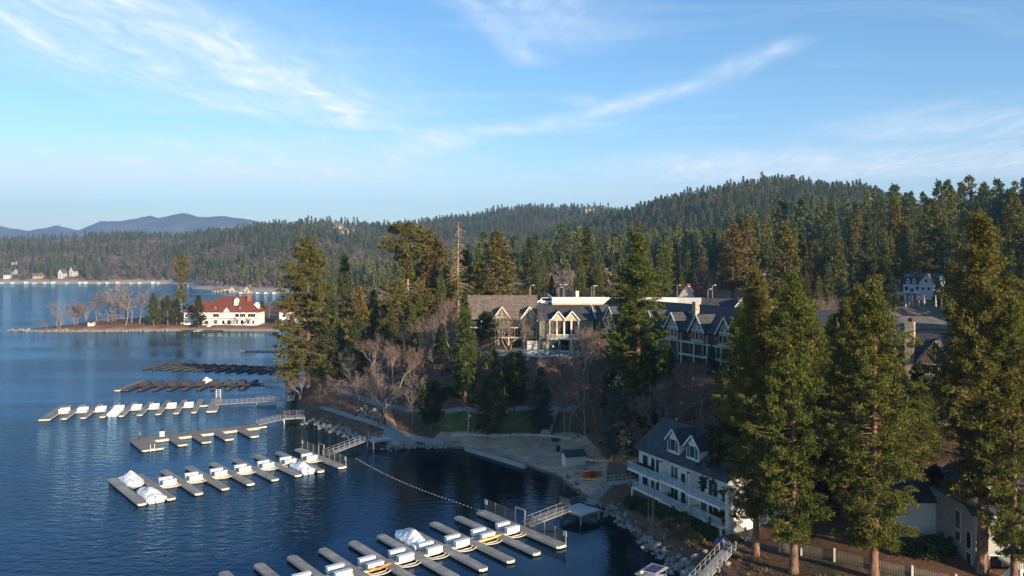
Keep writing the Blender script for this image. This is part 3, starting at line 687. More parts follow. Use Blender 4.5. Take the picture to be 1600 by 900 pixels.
L_(nattr('turn', 'FLOAT'), cx_.inputs[2]); er = ng.nodes.new('FunctionNodeEulerToRotation'); L_(cx_.outputs[0], er.inputs[0])
L_(gi.outputs[0], ip.inputs['Points']); L_(ci.outputs[0], ip.inputs['Instance']); L_(nattr('kindex', 'INT'), ip.inputs['Instance Index'])
L_(er.outputs[0], ip.inputs['Rotation']); L_(nattr('size', 'FLOAT'), ip.inputs['Scale']); L_(ip.outputs[0], go.inputs[0])
forest.modifiers.new('scatter', 'NODES').node_group = ng

# the air between here and the mountains
hz_b = box('haze', None, 'concrete', -16000, 16000, -300, 13500, -8, 1150)
hm = bpy.data.materials.new('haze_air'); hm.use_nodes = True; hm.cycles.homogeneous_volume = True; nt = hm.node_tree; nt.nodes.clear()
pv = nt.nodes.new('ShaderNodeVolumePrincipled'); pv.inputs['Color'].default_value = (0.32, 0.58, 1.0, 1); pv.inputs['Density'].default_value = HAZE_D
mo = nt.nodes.new('ShaderNodeOutputMaterial'); nt.links.new(pv.outputs[0], mo.inputs['Volume'])
hz_b.data = hz_b.data.copy(); hz_b.data.materials.clear(); hz_b.data.materials.append(hm)
tag(hz_b, 'thin bluish air over lake and hills', kind='stuff')
# ------------------------------------------------------------------ building pieces
def roof(name, parent, mat, a0, a1, b0, b1, ze, zr, axis='x', ov=.5, ex=.4, th=.22):
    """gabled roof as one shell; the ridge runs along axis"""
    bm_, s = (b0 + b1) / 2, (zr - ze) / ((b1 - b0) / 2)
    sec = [(b0 - ov, ze - ov * s), (bm_, zr), (b1 + ov, ze - ov * s), (b1 + ov, ze - ov * s - th), (bm_, zr - th * 1.25), (b0 - ov, ze - ov * s - th)]
    v = []
    for a in (a0 - ex, a1 + ex):
        v += [(a, b, z) if axis == 'x' else (b, a, z) for b, z in sec]
    f = [(0, 1, 7, 6), (1, 2, 8, 7), (2, 3, 9, 8), (3, 4, 10, 9), (4, 5, 11, 10), (5, 0, 6, 11), (0, 5, 4, 1), (1, 4, 3, 2), (6, 7, 10, 11), (7, 8, 9, 10)]
    return mesh(name, parent, mat, v, f)
def body(name, parent, mat, a0, a1, b0, b1, z0, ze, zr, axis='x'):
    """walls with gable ends as one solid"""
    sec = [(b0, z0), (b1, z0), (b1, ze), ((b0 + b1) / 2, zr), (b0, ze)]
    v = []
    for a in (a0, a1): v += [(a, b, z) if axis == 'x' else (b, a, z) for b, z in sec]
    f = [(0, 1, 2, 3, 4), (9, 8, 7, 6, 5)] + [(i, (i + 1) % 5, (i + 1) % 5 + 5, i + 5) for i in range(5)]
    return mesh(name, parent, mat, v, f)
def hip_roof(name, parent, mat, x0, x1, y0, y1, ze, zr, ov=.6, th=.2):
    x0 -= ov; x1 += ov; y0 -= ov; y1 += ov; h = (y1 - y0) / 2; ym = (y0 + y1) / 2
    v = [(x0, y0, ze), (x1, y0, ze), (x1, y1, ze), (x0, y1, ze), (x0 + h * .8, ym, zr), (x1 - h * .8, ym, zr), (x0, y0, ze - th), (x1, y0, ze - th), (x1, y1, ze - th), (x0, y1, ze - th)]
    f = [(0, 1, 5, 4), (1, 2, 5), (2, 3, 4, 5), (3, 0, 4), (0, 6, 7, 1), (1, 7, 8, 2), (2, 8, 9, 3), (3, 9, 6, 0), (9, 8, 7, 6)]
    return mesh(name, parent, mat, v, f)
def window(parent, face, u, w0, z, w, h, frame='white_paint', pane='glass_dark', name='window', bars=0):
    """face 'f' looks to -y, 'l' to -x, 'r' to +x; u is the offset of the wall along that normal axis"""
    t = .10
    def bx(nm, p, m_, a0, a1, z0, z1, d0, d1):
        if face == 'f': return box(nm, p, m_, a0, a1, u - d1, u - d0, z0, z1)
        if face == 'l': return box(nm, p, m_, u - d1, u - d0, a0, a1, z0, z1)
        return box(nm, p, m_, u + d0, u + d1, a0, a1, z0, z1)
    root = bpy.data.objects.new(name, None); link(root, parent); root.empty_display_size = .1
    bx('frame', root, frame, w0 - w / 2 - t, w0 + w / 2 + t, z - t, z + h + t, -.05, .05)
    bx('pane', root, pane, w0 - w / 2, w0 + w / 2, z, z + h, 0.0, .065)
    for i in range(bars):
        a = w0 - w / 2 + w * (i + 1) / (bars + 1); bx('mullion', root, frame, a - .04, a + .04, z, z + h, .03, .085)
    return root
def railing(parent, p, q, h=1.05, mat='galvanised', n=None, name='railing', bars=3, posts=True):
    """one run of rail with posts and bars, a single part"""
    p, q = Vector(p), Vector(q); L = (q - p).length; n = n or max(2, int(L / 1.6)); m_ = MB(); up = Vector((0, 0, h))
    for i in range(n + 1):
        a = p.lerp(q, i / n); m_.tube([a, a + up], .035, 4)
    for k in range(bars):
        m_.tube([p + up * (1 - k / max(1, bars)), q + up * (1 - k / max(1, bars))], .028, 4)
    return m_.build(name, parent, mat)

def hotel_wing(label, org, rz, nb, bay, st, sh, depth, rise, gables, trim, wallm, roofm, gh=3.0, x_off=0.0):
    root = thing('hotel_wing', org, rz, label, 'building')
    L, ze = nb * bay, st * sh; X0 = x_off
    body('wall', root, wallm, X0 + .15, X0 + L - .15, 1.6, depth, -4.5, ze, ze + rise * .93)
    roof('roof', root, roofm, X0, X0 + L, -.1, depth, ze, ze + rise, 'x', .55, .5)
    for i in range(nb + 1):
        x = X0 + i * bay
        box('post', root, trim, x - .16, x + .16, -.1, .22, -4.5, ze)
        box('partition', root, wallm, x - .08, x + .08, .22, 1.6, -.2, ze)
    for j in range(st + 1):
        box('floor_beam', root, trim, X0 - .2, X0 + L + .2, -.16, 1.62, j * sh - .36, j * sh - .02)
    for i in range(nb):
        for j in range(st):
            x = X0 + i * bay; z = j * sh
            if not (i in gables and j == st - 1):
                r_ = MB()
                for k in range(13): r_.box(x + .2 + (bay - .45) * k / 12, x + .24 + (bay - .45) * k / 12, .02, .06, z + .05, z + .95)
                r_.box(x + .18, x + bay - .18, 0, .08, z + .95, z + 1.03)
                r_.build('balcony_rail', root, 'dark_metal')
            d_ = box('sliding_door', root, 'glass_dark', x + bay * .34, x + bay * .86, 1.52, 1.58, z + .02, z + 2.2)
            if (i * 7 + j * 3) % 3: box('curtain', root, 'curtain', x + bay * .14, x + bay * .32, 1.54, 1.595, z + .1, z + 2.15)
    for i in gables:
        x0, x1 = X0 + i * bay, X0 + (i + 1) * bay; xm = (x0 + x1) / 2; zb = (st - 1) * sh
        g = body('gable', root, wallm, -.75, 2.5, x0 + .1, x1 - .1, zb + .2, ze + .1, ze + gh - .3, 'y')
        roof('gable_roof', root, roofm, -.9, depth * .42, x0 - .1, x1 + .1, ze - .05, ze + gh, 'y', .45, .35, .2)
        y = -.79
        for sx in (-1, 1):   # barge boards
            beam('bargeboard', root, trim, (xm, y - .42, ze + gh - .1), (xm + sx * (bay / 2 + .55), y - .42, ze - .5), .12, .34)
        t_ = MB(); y0_ = y
        t_.box(x0, x1, y0_ - .05, y0_ + .03, ze - .1, ze + .14); t_.box(x0, x1, y0_ - .05, y0_ + .03, zb + .25, zb + .5)
        t_.build('tie_beam', g, trim)
        beam('king_post', g, trim, (xm, y, ze + .1), (xm, y, ze + gh - .5), .2, .1)
        for sx in (-1, 1):
            beam('brace', g, trim, (xm, y, ze + .1), (xm + sx * bay * .22, y, ze + gh * .5), .16, .1)
            beam('brace', g, trim, (xm + sx * bay * .3, y, ze + .1), (xm + sx * bay * .3, y, ze + gh * .36), .16, .1)
        for k in range(3):
            w_ = (bay - .6) / 3; window(root, 'f', -.75, x0 + .3 + w_ * (k + .5), zb + .85, w_ * .66, 1.5, trim)
    return root

# ---- lodge
LW = Vector((-12.5, 219.5, 15.7))
lodge_l = hotel_wing('three storey lodge wing with sunlit brown roof and cream balconies behind the pool', LW, 0, 5, 3.87, 3, 2.8, 13, 5.9, (2, 4), 'cream_trim', 'brown_siding', 'roof_brown', 3.0)
d_ = Vector((20.9, -51.0, 0)).normalized(); A_ = Vector((22.9, 215, 15.8))
lodge_r = hotel_wing('long three storey lodge wing in shade with slate roof and white half timbered gables', A_, math.atan2(d_.y, d_.x), 14, 4.8, 3, 2.85, 13, 5.1, (0, 2, 4, 6, 8, 10, 12), 'pale_trim', 'olive_siding', 'roof_slate', 3.4, -2.4)
for xx in (40.5, 12.0):
    c_ = box('chimney', lodge_r, 'chimney_stone', xx, xx + 1.3, 3.2, 4.3, 8, 14.2); box('chimney_cap', c_, 'concrete', -.58, .58, -.58, .58, .5, .53)
# lobby between the wings
lob = thing('lodge_lobby', (10.6, 212, 15.6), 0, 'two storey lodge lobby with tall dark windows and twin small gables above the pool', 'building')
body('wall', lob, 'olive_siding', -3.2, 11.5, 0, 12, -3, 8.6, 11.6)
roof('roof', lob, 'roof_slate', -3.4, 14, -.2, 12, 8.6, 12.0, 'x', .6, .3)
for i, xc in enumerate((1.9, 5.6)):
    roof('gable_roof', lob, 'roof_slate', -1.6, 5, xc - 1.75, xc + 1.75, 8.4, 10.7, 'y', .3, .15, .18)
    g = body('gable', lob, 'tan_stucco', -1.3, 1, xc - 1.6, xc + 1.6, 8.0, 8.45, 10.2, 'y')
    for sx in (-1, 1): beam('brace', g, 'pale_trim', (xc, -1.36, 8.6), (xc + sx * .7, -1.36, 9.4), .16, .1); beam('bargeboard', lob, 'pale_trim', (xc, -1.78, 10.6), (xc + sx * 2.1, -1.78, 8.1), .1, .3)
    beam('king_post', g, 'pale_trim', (xc, -1.36, 8.3), (xc, -1.36, 10.0), .18, .1)
for i in range(5):
    x = -.4 + i * 1.95; box('column', lob, 'pale_trim', x - .2, x + .2, -1.45, -1.1, 3.6, 8.4)
for i in range(4):
    x = -.4 + i * 1.95; window(lob, 'f', -.55, x + .98, 4.3, 1.45, 3.7, 'pale_trim')
box('bay_wall', lob, 'olive_siding', -.5, 7.5, -.5, .2, 3.3, 8.3)
box('balcony_slab', lob, 'pale_trim', -1.3, 8.6, -2.3, 0, 3.0, 3.35)
r_ = MB()
for k in range(40): r_.box(-1.25 + k * .25, -1.19 + k * .25, -2.25, -2.2, 3.35, 4.3)
r_.box(-1.3, 8.6, -2.28, -2.18, 4.3, 4.4); r_.build('balcony_rail', lob, 'pale_trim')
for x in (-1.1, 2.0, 5.3, 8.4): box('column', lob, 'pale_trim', x - .2, x + .2, -2.2, -1.8, -.5, 3.0)
for x in (.4, 2.8, 6.6): box('glass_door', lob, 'glass_dark', x, x + 1.9, -.08, -.02, 0, 2.6)
box('pool_shed_wall', lob, 'pale_trim', -6.5, -3.0, .6, .9, -.5, 2.4)
clear_zone = None
# pool terrace
def drape(name, mat, outline, lift=.06, step=2.0, label=None, flat=None):
    """thin sheet laid over the terrain inside outline (world xy)"""
    n = len(outline); bp_ = []
    for i in range(n):
        a, b_ = Vector(outline[i]), Vector(outline[(i + 1) % n]); k = max(1, int((b_ - a).length / step))
        bp_ += [tuple(a.lerp(b_, j / k)) for j in range(k)]
    xs = [p[0] for p in bp_]; ys = [p[1] for p in bp_]
    inner = []
    x = min(xs) + step / 2
    while x < max(xs):
        y = min(ys) + step / 2
        while y < max(ys):
            c = False
            for i in range(len(bp_)):
                (ax, ay), (bx_, by) = bp_[i], bp_[i - 1]
                if (ay > y) != (by > y) and x < (bx_ - ax) * (y - ay) / (by - ay) + ax: c = not c
            if c: inner.append((x, y))
            y += step
        x += step
    allp = [Vector(p) for p in bp_ + inner]; nb_ = len(bp_)
    vv, _, ff, *_r = geometry.delaunay_2d_cdt(allp, [(i, (i + 1) % nb_) for i in range(nb_)], [], 1, 1e-5)
    zz = height([p.x for p in vv], [p.y for p in vv]) if flat is None else [flat] * len(vv)
    o = mesh(name, None, mat, [(p.x, p.y, z + lift) for p, z in zip(vv, zz)], [tuple(f_) for f_ in ff], True)
    return tag(o, label, kind='structure')
terr = mesh('pool_terrace', None, 'paving', [(-8, 197.5, 11), (26, 194.5, 11), (26, 214, 11), (-8, 219, 11), (-8, 197.5, 15.62), (26, 194.5, 15.62), (26, 214, 15.62), (-8, 219, 15.62)], [(4, 5, 6, 7), (0, 1, 5, 4), (1, 2, 6, 5), (3, 0, 4, 7), (2, 3, 7, 6)])
terr.data.materials.append(MAT['terrace_stone']); terr.data.polygons.foreach_set('material_index', [0, 1, 1, 1, 1])
tag(terr, 'paved terrace around the pool', kind='structure')
pool = thing('swimming_pool', (9.6, 204.6, 15.62), 0, 'bright blue swimming pool on the lodge terrace', 'pool')
ell = [(5.6 * math.cos(a) * (1 + .10 * math.cos(2 * a + .5)), 5.6 * math.sin(a)) for a in [2 * math.pi * i / 32 for i in range(32)]]
mesh('pool_water', pool, 'pool_water', [(x, y, .03) for x, y in ell], [tuple(range(32))])
v = [(x * s, y * s, z) for s, z in ((1.0, .02), (1.0, .12), (1.09, .12), (1.09, 0)) for x, y in ell]
mesh('coping', pool, 'parapet_white', v, [(j * 32 + i, j * 32 + (i + 1) % 32, (j + 1) * 32 + (i + 1) % 32, (j + 1) * 32 + i) for j in range(3) for i in range(32)])
# lounge chairs by the pool
for i, (x, y) in enumerate(((6.2, 197.9), (7.8, 197.7), (9.2, 197.6), (11.6, 197.5))):
    c = thing('sun_lounger', (x, y, 15.62), .3 * i, ('dark sun lounger beside the pool, ' + ORD[i] + ' from the sunlit wing') if i < 3 else 'blue sun lounger at the end of the row by the pool', 'lounger', 'loungers by the pool')
    box('seat', c, 'tarp_blue' if i == 3 else 'cloth_dark', -.3, .3, -.5, .7, .28, .36); box('backrest', c, 'tarp_blue' if i == 3 else 'cloth_dark', -.3, .3, -.95, -.35, .45, .53, (-.7, 0, 0))
    for sx in (-.26, .22):
        for sy in (-.45, .6): box('leg', c, 'dark_metal', sx, sx + .04, sy, sy + .04, 0, .28)

# parking deck with white parapet, lamps, signs and a van
pd = thing('parking_deck', (0, 0, 0), 0, 'low tan parking deck with long white parapet behind the lodge roofs', 'building')
def seg_box(name, parent, mat, p, q, z0, z1, th):
    p, q = Vector(p), Vector(q); v = q - p; m_ = (p + q) / 2
    o = bpy.data.objects.new(name, cube_mesh(mat)); o.location = (m_.x, m_.y, (z0 + z1) / 2); o.scale = (v.length, th, z1 - z0); o.rotation_euler = (0, 0, math.atan2(v.y, v.x))
    return link(o, parent)
p0, p1, p2, p3 = (12.5, 243), (36, 243), (51, 240), (76, 228)
mesh('deck', pd, 'concrete', [(x, y, z) for z in (14, 26.4) for x, y in (p0, p1, p2, p3, (95, 262), (12.5, 278))], [(6, 7, 8, 9, 10, 11), (0, 1, 7, 6), (1, 2, 8, 7), (2, 3, 9, 8), (3, 4, 10, 9), (4, 5, 11, 10), (5, 0, 6, 11)])
for a, b_ in ((p0, p1), (p1, p2), (p2, p3)):
    seg_box('parapet', pd, 'parapet_white', a, b_, 26.9, 28.8, .35); seg_box('parapet_base', pd, 'tan_stucco', (a[0], a[1] - .05), (b_[0], b_[1] - .05), 24.6, 26.9, .5)
seg_box('parapet', pd, 'parapet_white', (12.5, 243), (12.5, 276), 26.9, 28.8, .35)
def lamp_post(loc, h, label, double=False):
    t = thing('street_lamp', loc, 0, label, 'street lamp', 'lamps on the parking deck')
    lathe('pole', t, 'wood_grey', [(.14, 0), (.11, h)], 6); m_ = MB()
    m_.tube([(0, 0, h), (.9, 0, h + .1)], .05, 4)
    if double: m_.tube([(0, 0, h), (-.9, 0, h + .1)], .05, 4)
    m_.build('arm', t, 'wood_grey')
    for sx in ((1, -1) if double else (1,)): box('lamp_head', t, 'white_paint', sx * .6, sx * 1.25, -.16, .16, h + .02, h + .18)
for i, (px_, Y_, top, lab) in enumerate([(829, 262, 446, 'plain lamp post beside the white van on the parking deck'), (873, 258, 449, 'short lamp post over the parapet behind the lobby roof'), (880, 262, 445, 'twin armed lamp post next to the short one behind the lobby'),
        (924.5, 262, 447, 'tall lamp post with pale head behind the lobby roof ridge'), (928, 266, 447, 'slim lamp post close behind the tall pale headed one'), (1058, 256, 446, 'lamp post over the parapet beside the big central pine'), (1072, 252, 448, 'lamp post before the red barn roof'), (1113, 250, 446, 'lamp post between the red roof and the green gable'), (1106, 262, 452, 'short lamp post behind the far parapet')]):
    zt = CAMH - Y_ * (top - HOR) / F; lamp_post(((px_ - 800) / F * Y_, Y_, 26.4), zt - 26.4, lab, i == 2)
for i, (px_, w, lab) in enumerate([(902, 1.0, 'white notice board standing on the parapet of the deck'), (951, 1.1, 'grey notice board near the big pine on the deck')]):
    t = thing('notice_board', ((px_ - 800) / F * 245, 245, 26.4), 0, lab, 'sign'); zt = 38 - 245 * ((455 if i == 0 else 453) - HOR) / F
    box('post', t, 'wood_grey', -.06, .06, -.06, .06, 0, zt - 27.4); box('board', t, 'parapet_white' if i == 0 else 'grey_siding', -w / 2, w / 2, -.1, -.02, zt - 28.3, zt - 26.3)
def van(loc, rz, label, paint='car_white', L=5.2, H=2.1):
    t = thing('van', loc, rz, label, 'van')
    pr = [(-L / 2, .35), (L / 2 - .1, .35), (L / 2, .7), (L / 2 - .15, 1.05), (L / 2 - 1.0, 1.2), (L / 2 - 1.7, H - .08), (L / 2 - 2.0, H), (-L / 2 + .3, H), (-L / 2, H - .35)]
    n_ = len(pr); v_ = [(x, y, z) for y in (-.95, .95) for x, z in pr]
    mesh('body', t, paint, v_, [tuple(range(n_)), tuple(reversed(range(n_, 2 * n_)))] + [(i, (i + 1) % n_, (i + 1) % n_ + n_, i + n_) for i in range(n_)])
    for sy in (-.96, .96): box('side_window', t, 'glass_dark', -L / 2 + .4, L / 2 - 1.9, sy - .02, sy + .02, 1.2, H - .2)
    box('windscreen', t, 'glass_dark', L / 2 - 1.37, L / 2 - 1.31, -.8, .8, 1.22, 2.08, (0, -.7, 0))
    for x in (-L / 2 + 1, L / 2 - 1.1):
        for y in (-.88, .88):
            w_ = lathe('wheel', t, 'rubber', [(.2, -.1), (.36, -.1), (.36, .1), (.2, .1)], 12, (x, y, .36)); w_.rotation_euler = (math.pi / 2, 0, 0)
van((10.5, 246.5, 26.45), math.radians(160), 'white van parked on the deck above the lodge')
box('deck_ramp', pd, 'concrete', 7, 13, 242.8, 262, 14, 26.3)
# entrance tower with a green gable
et = thing('gable_house', (66, 222, 17), math.radians(-20), 'small sage green gabled entrance house beside the white parapet', 'building')
body('wall', et, 'sage_siding', 0, 9, -2.6, 2.6, -1, 9.6, 12.6, 'y'); roof('roof', et, 'roof_slate', 0, 9, -2.6, 2.6, 9.6, 12.8, 'y', .5, .5)
box('lower_wall', et, 'tan_stucco', -2.65, 2.65, -.06, 9.1, -1, 8.4)
for sx in (-1, 1): beam('bargeboard', et, 'white_paint', (0, -.5, 12.7), (sx * 3.1, -.5, 9.0), .12, .3)
body('side_wing', et, 'tan_stucco', 4, 10, 2.6, 8.6, -1, 8.2, 10.5, 'y'); roof('side_roof', et, 'roof_brown', 4, 10, 2.6, 8.6, 8.2, 10.7, 'y', .4, .5)
box('link_wing', et, 'tan_stucco', -12, -2.6, 2, 9, -1, 9.0); roof('link_roof', et, 'roof_slate', -12, -2.6, 2, 9, 9.0, 12, 'x')
rb = thing('barn', R(1083, 262, 20.5), .9, 'barn with a steep dull red roof behind the parking deck', 'building')
body('wall', rb, 'white_paint', -5, 5, -4, 4, -1, 6.0, 11, 'x'); roof('roof', rb, 'roof_dull_red', -5, 5, -4, 4, 6.0, 11.5, 'x', .6, .5); window(rb, 'f', -4, 0, 2.5, 1.2, 1.2)

# lodge wing with the stone chimney, mostly behind pines
lc = thing('lodge_annex', (62, 138, 15.2), math.radians(-38), 'lodge wing with tall sunlit stone chimney showing between the big pines', 'building')
body('wall', lc, 'olive_siding', -9, 22, 0, 11, -4, 7.6, 11.3); roof('roof', lc, 'roof_slate', -9, 22, -.4, 11, 7.6, 11.6, 'x', .6, .5)
c_ = box('chimney', lc, 'chimney_stone', 7.0, 8.4, -1.2, 0, -4, 13.6); box('chimney_pot', c_, 'dark_metal', -.2, .2, -.2, .2, .5, .535)
for gx_ in (11.6, 17.5):
    roof('gable_roof', lc, 'roof_slate', -1.4, 6, gx_ - 2.3, gx_ + 2.3, 7.4, 10.6, 'y', .4, .3); g = body('gable', lc, 'brown_siding', -1.1, 2, gx_ - 2.2, gx_ + 2.2, 4.2, 7.5, 10.3, 'y')
    for sx in (-1, 1): beam('bargeboard', lc, 'cream_trim', (gx_, -1.5, 10.5), (gx_ + sx * 2.7, -1.5, 7.0), .12, .32); beam('brace', g, 'cream_trim', (gx_, -1.15, 7.6), (gx_ + sx * 1.0, -1.15, 8.8), .16, .1)
    beam('king_post', g, 'cream_trim', (gx_, -1.15, 7.4), (gx_, -1.15, 10), .18, .1)
    for k in (-1, 0, 1): window(lc, 'f', -1.1, gx_ + k * 1.3, 5.0, .85, 1.6, 'cream_trim')
for i in range(7):
    x = -8.8 + i * 4.1; box('post', lc, 'cream_trim', x - .15, x + .15, -.3, 0, -4, 7.4)
for z in (2.4, 4.9, 7.1): box('floor_beam', lc, 'cream_trim', -9, 22, -.34, -.02, z, z + .3)
# other roofs between the pines
def simple_house(name, p, rz, w, dp, hw, rise, wall, rf, label, nwin=3, group=None, storeys=1, hip=False, sink=3.0, chim=True):
    t = thing(name, p, rz, label, 'house', group)
    if hip:
        box('wall', t, wall, -w / 2, w / 2, -dp / 2, dp / 2, -sink, hw); hip_roof('roof', t, rf, -w / 2, w / 2, -dp / 2, dp / 2, hw, hw + rise)
    else:
        body('wall', t, wall, -w / 2, w / 2, -dp / 2, dp / 2, -sink, hw, hw + rise * .96); roof('roof', t, rf, -w / 2, w / 2, -dp / 2, dp / 2, hw, hw + rise, 'x', .7, .6)
    for s in range(storeys):
        zz = .9 + s * (hw / storeys); hh = hw / storeys * .48
        for i in range(nwin):
            window(t, 'f', -dp / 2, -w / 2 + w * (i + .5) / nwin, zz, w / nwin * .42, hh, 'white_paint')
        window(t, 'l', -w / 2, 0, zz, dp * .22, hh); window(t, 'r', w / 2, 0, zz, dp * .22, hh)
    if chim:
        c_ = box('chimney', t, 'chimney_stone', w * .2, w * .2 + w * .07, -.5, .8, hw, hw + rise * 1.25)
    return t
simple_house('lodge_annex', R(1432, 172, 15.1), -.25, 17, 13, 8.2, 2.6, 'tan_stucco', 'roof_tan', 'wide low building with tan roof behind the stone chimney', 5, None, 1, True, 6, False)
simple_house('lodge_annex', R(1428, 200, 17.6), -.1, 14, 9, 6.5, 2.6, 'grey_siding', 'roof_brown', 'low brown roofed building below the hillside house', 4, None, 1, False, 6, False)
simple_house('lodge_annex', R(1585, 150, 16), .2, 20, 12, 10, 4.5, 'grey_siding', 'roof_slate', 'grey roofed building half hidden at the edge of the pines', 4, None, 1, True, 6, False)
simple_house('lodge_annex', R(1270, 160, 15.5), -.6, 10, 9, 9.2, 3.6, 'olive_siding', 'roof_blue', 'blue grey roof peeking out behind the big pines', 3, None, 1, False, 6, False)

# hillside house
hh_ = thing('hillside_house', R(1443, 246, 27), math.radians(-46), 'large white hillside house with dark gambrel roof, dormers and deck stairs', 'house')
hh_.scale = (.74, .74, .74)
box('wall', hh_, 'white_siding', -7.5, 7.5, -5, 5, 2.8, 7.0); box('basement_wall', hh_, 'grey_siding', -7.4, 7.4, -4.9, 4.9, -4, 2.8)
sec = [(-5.2, 6.9), (-4.0, 10.2), (0, 12.2), (4.0, 10.2), (5.2, 6.9)]
v = [(x, y, z) for x in (-7.9, 7.9) for y, z in sec]
mesh('roof', hh_, 'roof_blue', v, [(i, i + 1, i + 6, i + 5) for i in range(4)] + [(0, 4, 3, 2, 1), (5, 6, 7, 8, 9), (0, 5, 9, 4)])
mesh('gable_wall', hh_, 'white_siding', [(x, y * .93, 6.9 + (z - 6.9) * .94) for x in (-8.0, 8.0) for y, z in sec], [(i, i + 1, i + 6, i + 5) for i in range(4)] + [(0, 4, 3, 2, 1), (5, 6, 7, 8, 9), (0, 5, 9, 4)])
body('cross_gable', hh_, 'white_siding', -6.2, 0, .2, 6.2, -4, 8.0, 11.6, 'y'); roof('cross_roof', hh_, 'roof_tan', -6.2, 0, .2, 6.2, 8.0, 11.9, 'y', .4, .4)
for x in (-5.2, -2.4):
    body('dormer', hh_, 'white_siding', -5.4, -2, x - .8, x + .8, 7.2, 9.2, 10.2, 'y'); roof('dormer_roof', hh_, 'roof_blue', -5.4, -2, x - .8, x + .8, 9.2, 10.4, 'y', .2, .2); window(hh_, 'f', -5.4, x, 7.9, .7, 1.0)
for x, z, w in ((-6, 4, 1.4), (-3.6, 3.2, 1.8), (-1.2, 4.2, 1.2)): window(hh_, 'f', -5, x, z, w, 1.6)
for x, z in ((1.8, 4.2), (4.4, 4.2), (3.2, 8.0)): window(hh_, 'f', -6.2, x, z, 1.1, 1.4)
window(hh_, 'r', 7.5, -1, 4.2, 1.2, 1.4); window(hh_, 'r', 8.0, 0, 8.2, 1.0, 1.3)
box('deck', hh_, 'white_paint', -11.5, 0, -8.4, -5, 2.5, 2.8)
for x in (-11.2, -8.5, -5.6, -2.6, -.2): box('deck_post', hh_, 'white_paint', x - .15, x + .15, -8.3, -8.0, -4, 2.5)
railing(hh_, (-11.5, -8.35, 2.8), (0, -8.35, 2.8), 1.1, 'white_paint', 8)
beam('stair', hh_, 'white_paint', (-11.3, -9.2, 2.5), (-16, -9.2, -2), 1.4, .25); railing(hh_, (-11.3, -9.9, 2.6), (-16, -9.9, -1.9), 1.0, 'white_paint', 6, 'stair_rail')
box('side_terrace', hh_, 'white_paint', 7.6, 15, -4, 0, 1.6, 2.6); railing(hh_, (7.6, -4, 2.6), (15, -4, 2.6), 1.0, 'white_paint', 6)
simple_house('hillside_cabin', R(1499, 288, 36.5), -.2, 10, 8, 5.5, 2.2, 'grey_siding', 'roof_slate', 'small grey cabin in the trees above the white hillside house', 2)
for i, px_ in enumerate((1415, 1420.5, 1426, 1435.5, 1444, 1462, 1471, 1480)):
    p = R(px_, 222); z_ = 38 - p.y * (468.5 - HOR) / F - .2; t = thing('bollard', (p.x, p.y, z_ - .1), 0, ORD[i] + ' white bollard from the flagpole in the row below the hillside house', 'bollard', 'white bollards below the hillside house')
    lathe('post', t, 'white_paint', [(.16, 0), (.14, 1.5), (.10, 1.55)], 8); lathe('cap', t, 'white_paint', [(.19, 1.55), (.19, 1.66), (.05, 1.74)], 8)
    hb = hz(p.x, p.y)
    if hb < z_ - .1: lathe('footing', t, 'concrete', [(.3, hb - z_), (.3, .02)], 8)
fp = thing('flagpole', R(1393, 232, 24.5), 0, 'flagpole with a red and white flag beside the hillside house stairs', 'flag')
lathe('pole', fp, 'white_paint', [(.07, 0), (.04, 8.2)], 6); fl = []
for i in range(6): fl += [(-.1 - i * .22, math.sin(i) * .12, 8.0 - i * .35), (-.1 - i * .22, math.sin(i) * .12, 6.2 - i * .42)]
mesh('flag', fp, 'flag_red', fl, [(2 * i, 2 * i + 1, 2 * i + 3, 2 * i + 2) for i in range(5)])
def car(p, rz, paint, label):
    t = thing('parked_car', p, rz, label, 'car')
    pr = [(-2.2, .3), (2.2, .3), (2.25, .7), (1.3, .92), (.6, 1.42), (-1.2, 1.45), (-2.1, .95)]; n_ = 7
    mesh('body', t, paint, [(x, y, z) for y in (-.88, .88) for x, z in pr], [tuple(range(n_)), tuple(reversed(range(n_, 14)))] + [(i, (i + 1) % n_, (i + 1) % n_ + n_, i + n_) for i in range(n_)])
    for sy in (-.885, .885): box('side_window', t, 'glass_dark', -1.3, .7, sy - .012, sy + .012, .95, 1.36)
    for x in (-1.4, 1.35):
        for y in (-.82, .82):
            w_ = lathe('wheel', t, 'rubber', [(.15, -.1), (.32, -.1), (.32, .1), (.15, .1)], 10, (x, y, .32)); w_.rotation_euler = (math.pi / 2, 0, 0)
for px_, d_, pt, lab in ((1498, 226, 'tarp_blue', 'blue car parked below the grey cabin'), (1503, 221, 'car_white', 'white car parked in front of the blue one'), (1199, 238, 'car_white', 'white car parked among the tall pines above the lodge'), (1207, 243, 'kayak_red', 'dark red car parked behind the white one above the lodge')):
    p = R(px_, d_); p.z = max(hz(p.x, p.y), 38 - p.y * ((472 if px_ > 1400 else 433) - HOR) / F) + .02
    if p.z > hz(p.x, p.y) + .1:
        tag(mesh('parking_ground', None, 'asphalt', [(p.x - 3.2, p.y - 2.6, p.z - .01), (p.x + 3.2, p.y - 2.6, p.z - .01), (p.x + 3.2, p.y + 6, p.z - .01), (p.x - 3.2, p.y + 6, p.z - .01)] + [(p.x - 3.2, p.y - 2.6, p.z - 8), (p.x + 3.2, p.y - 2.6, p.z - 8)], [(0, 1, 2, 3), (0, 4, 5, 1)]), kind='structure')
    car(p, .4, pt, lab)

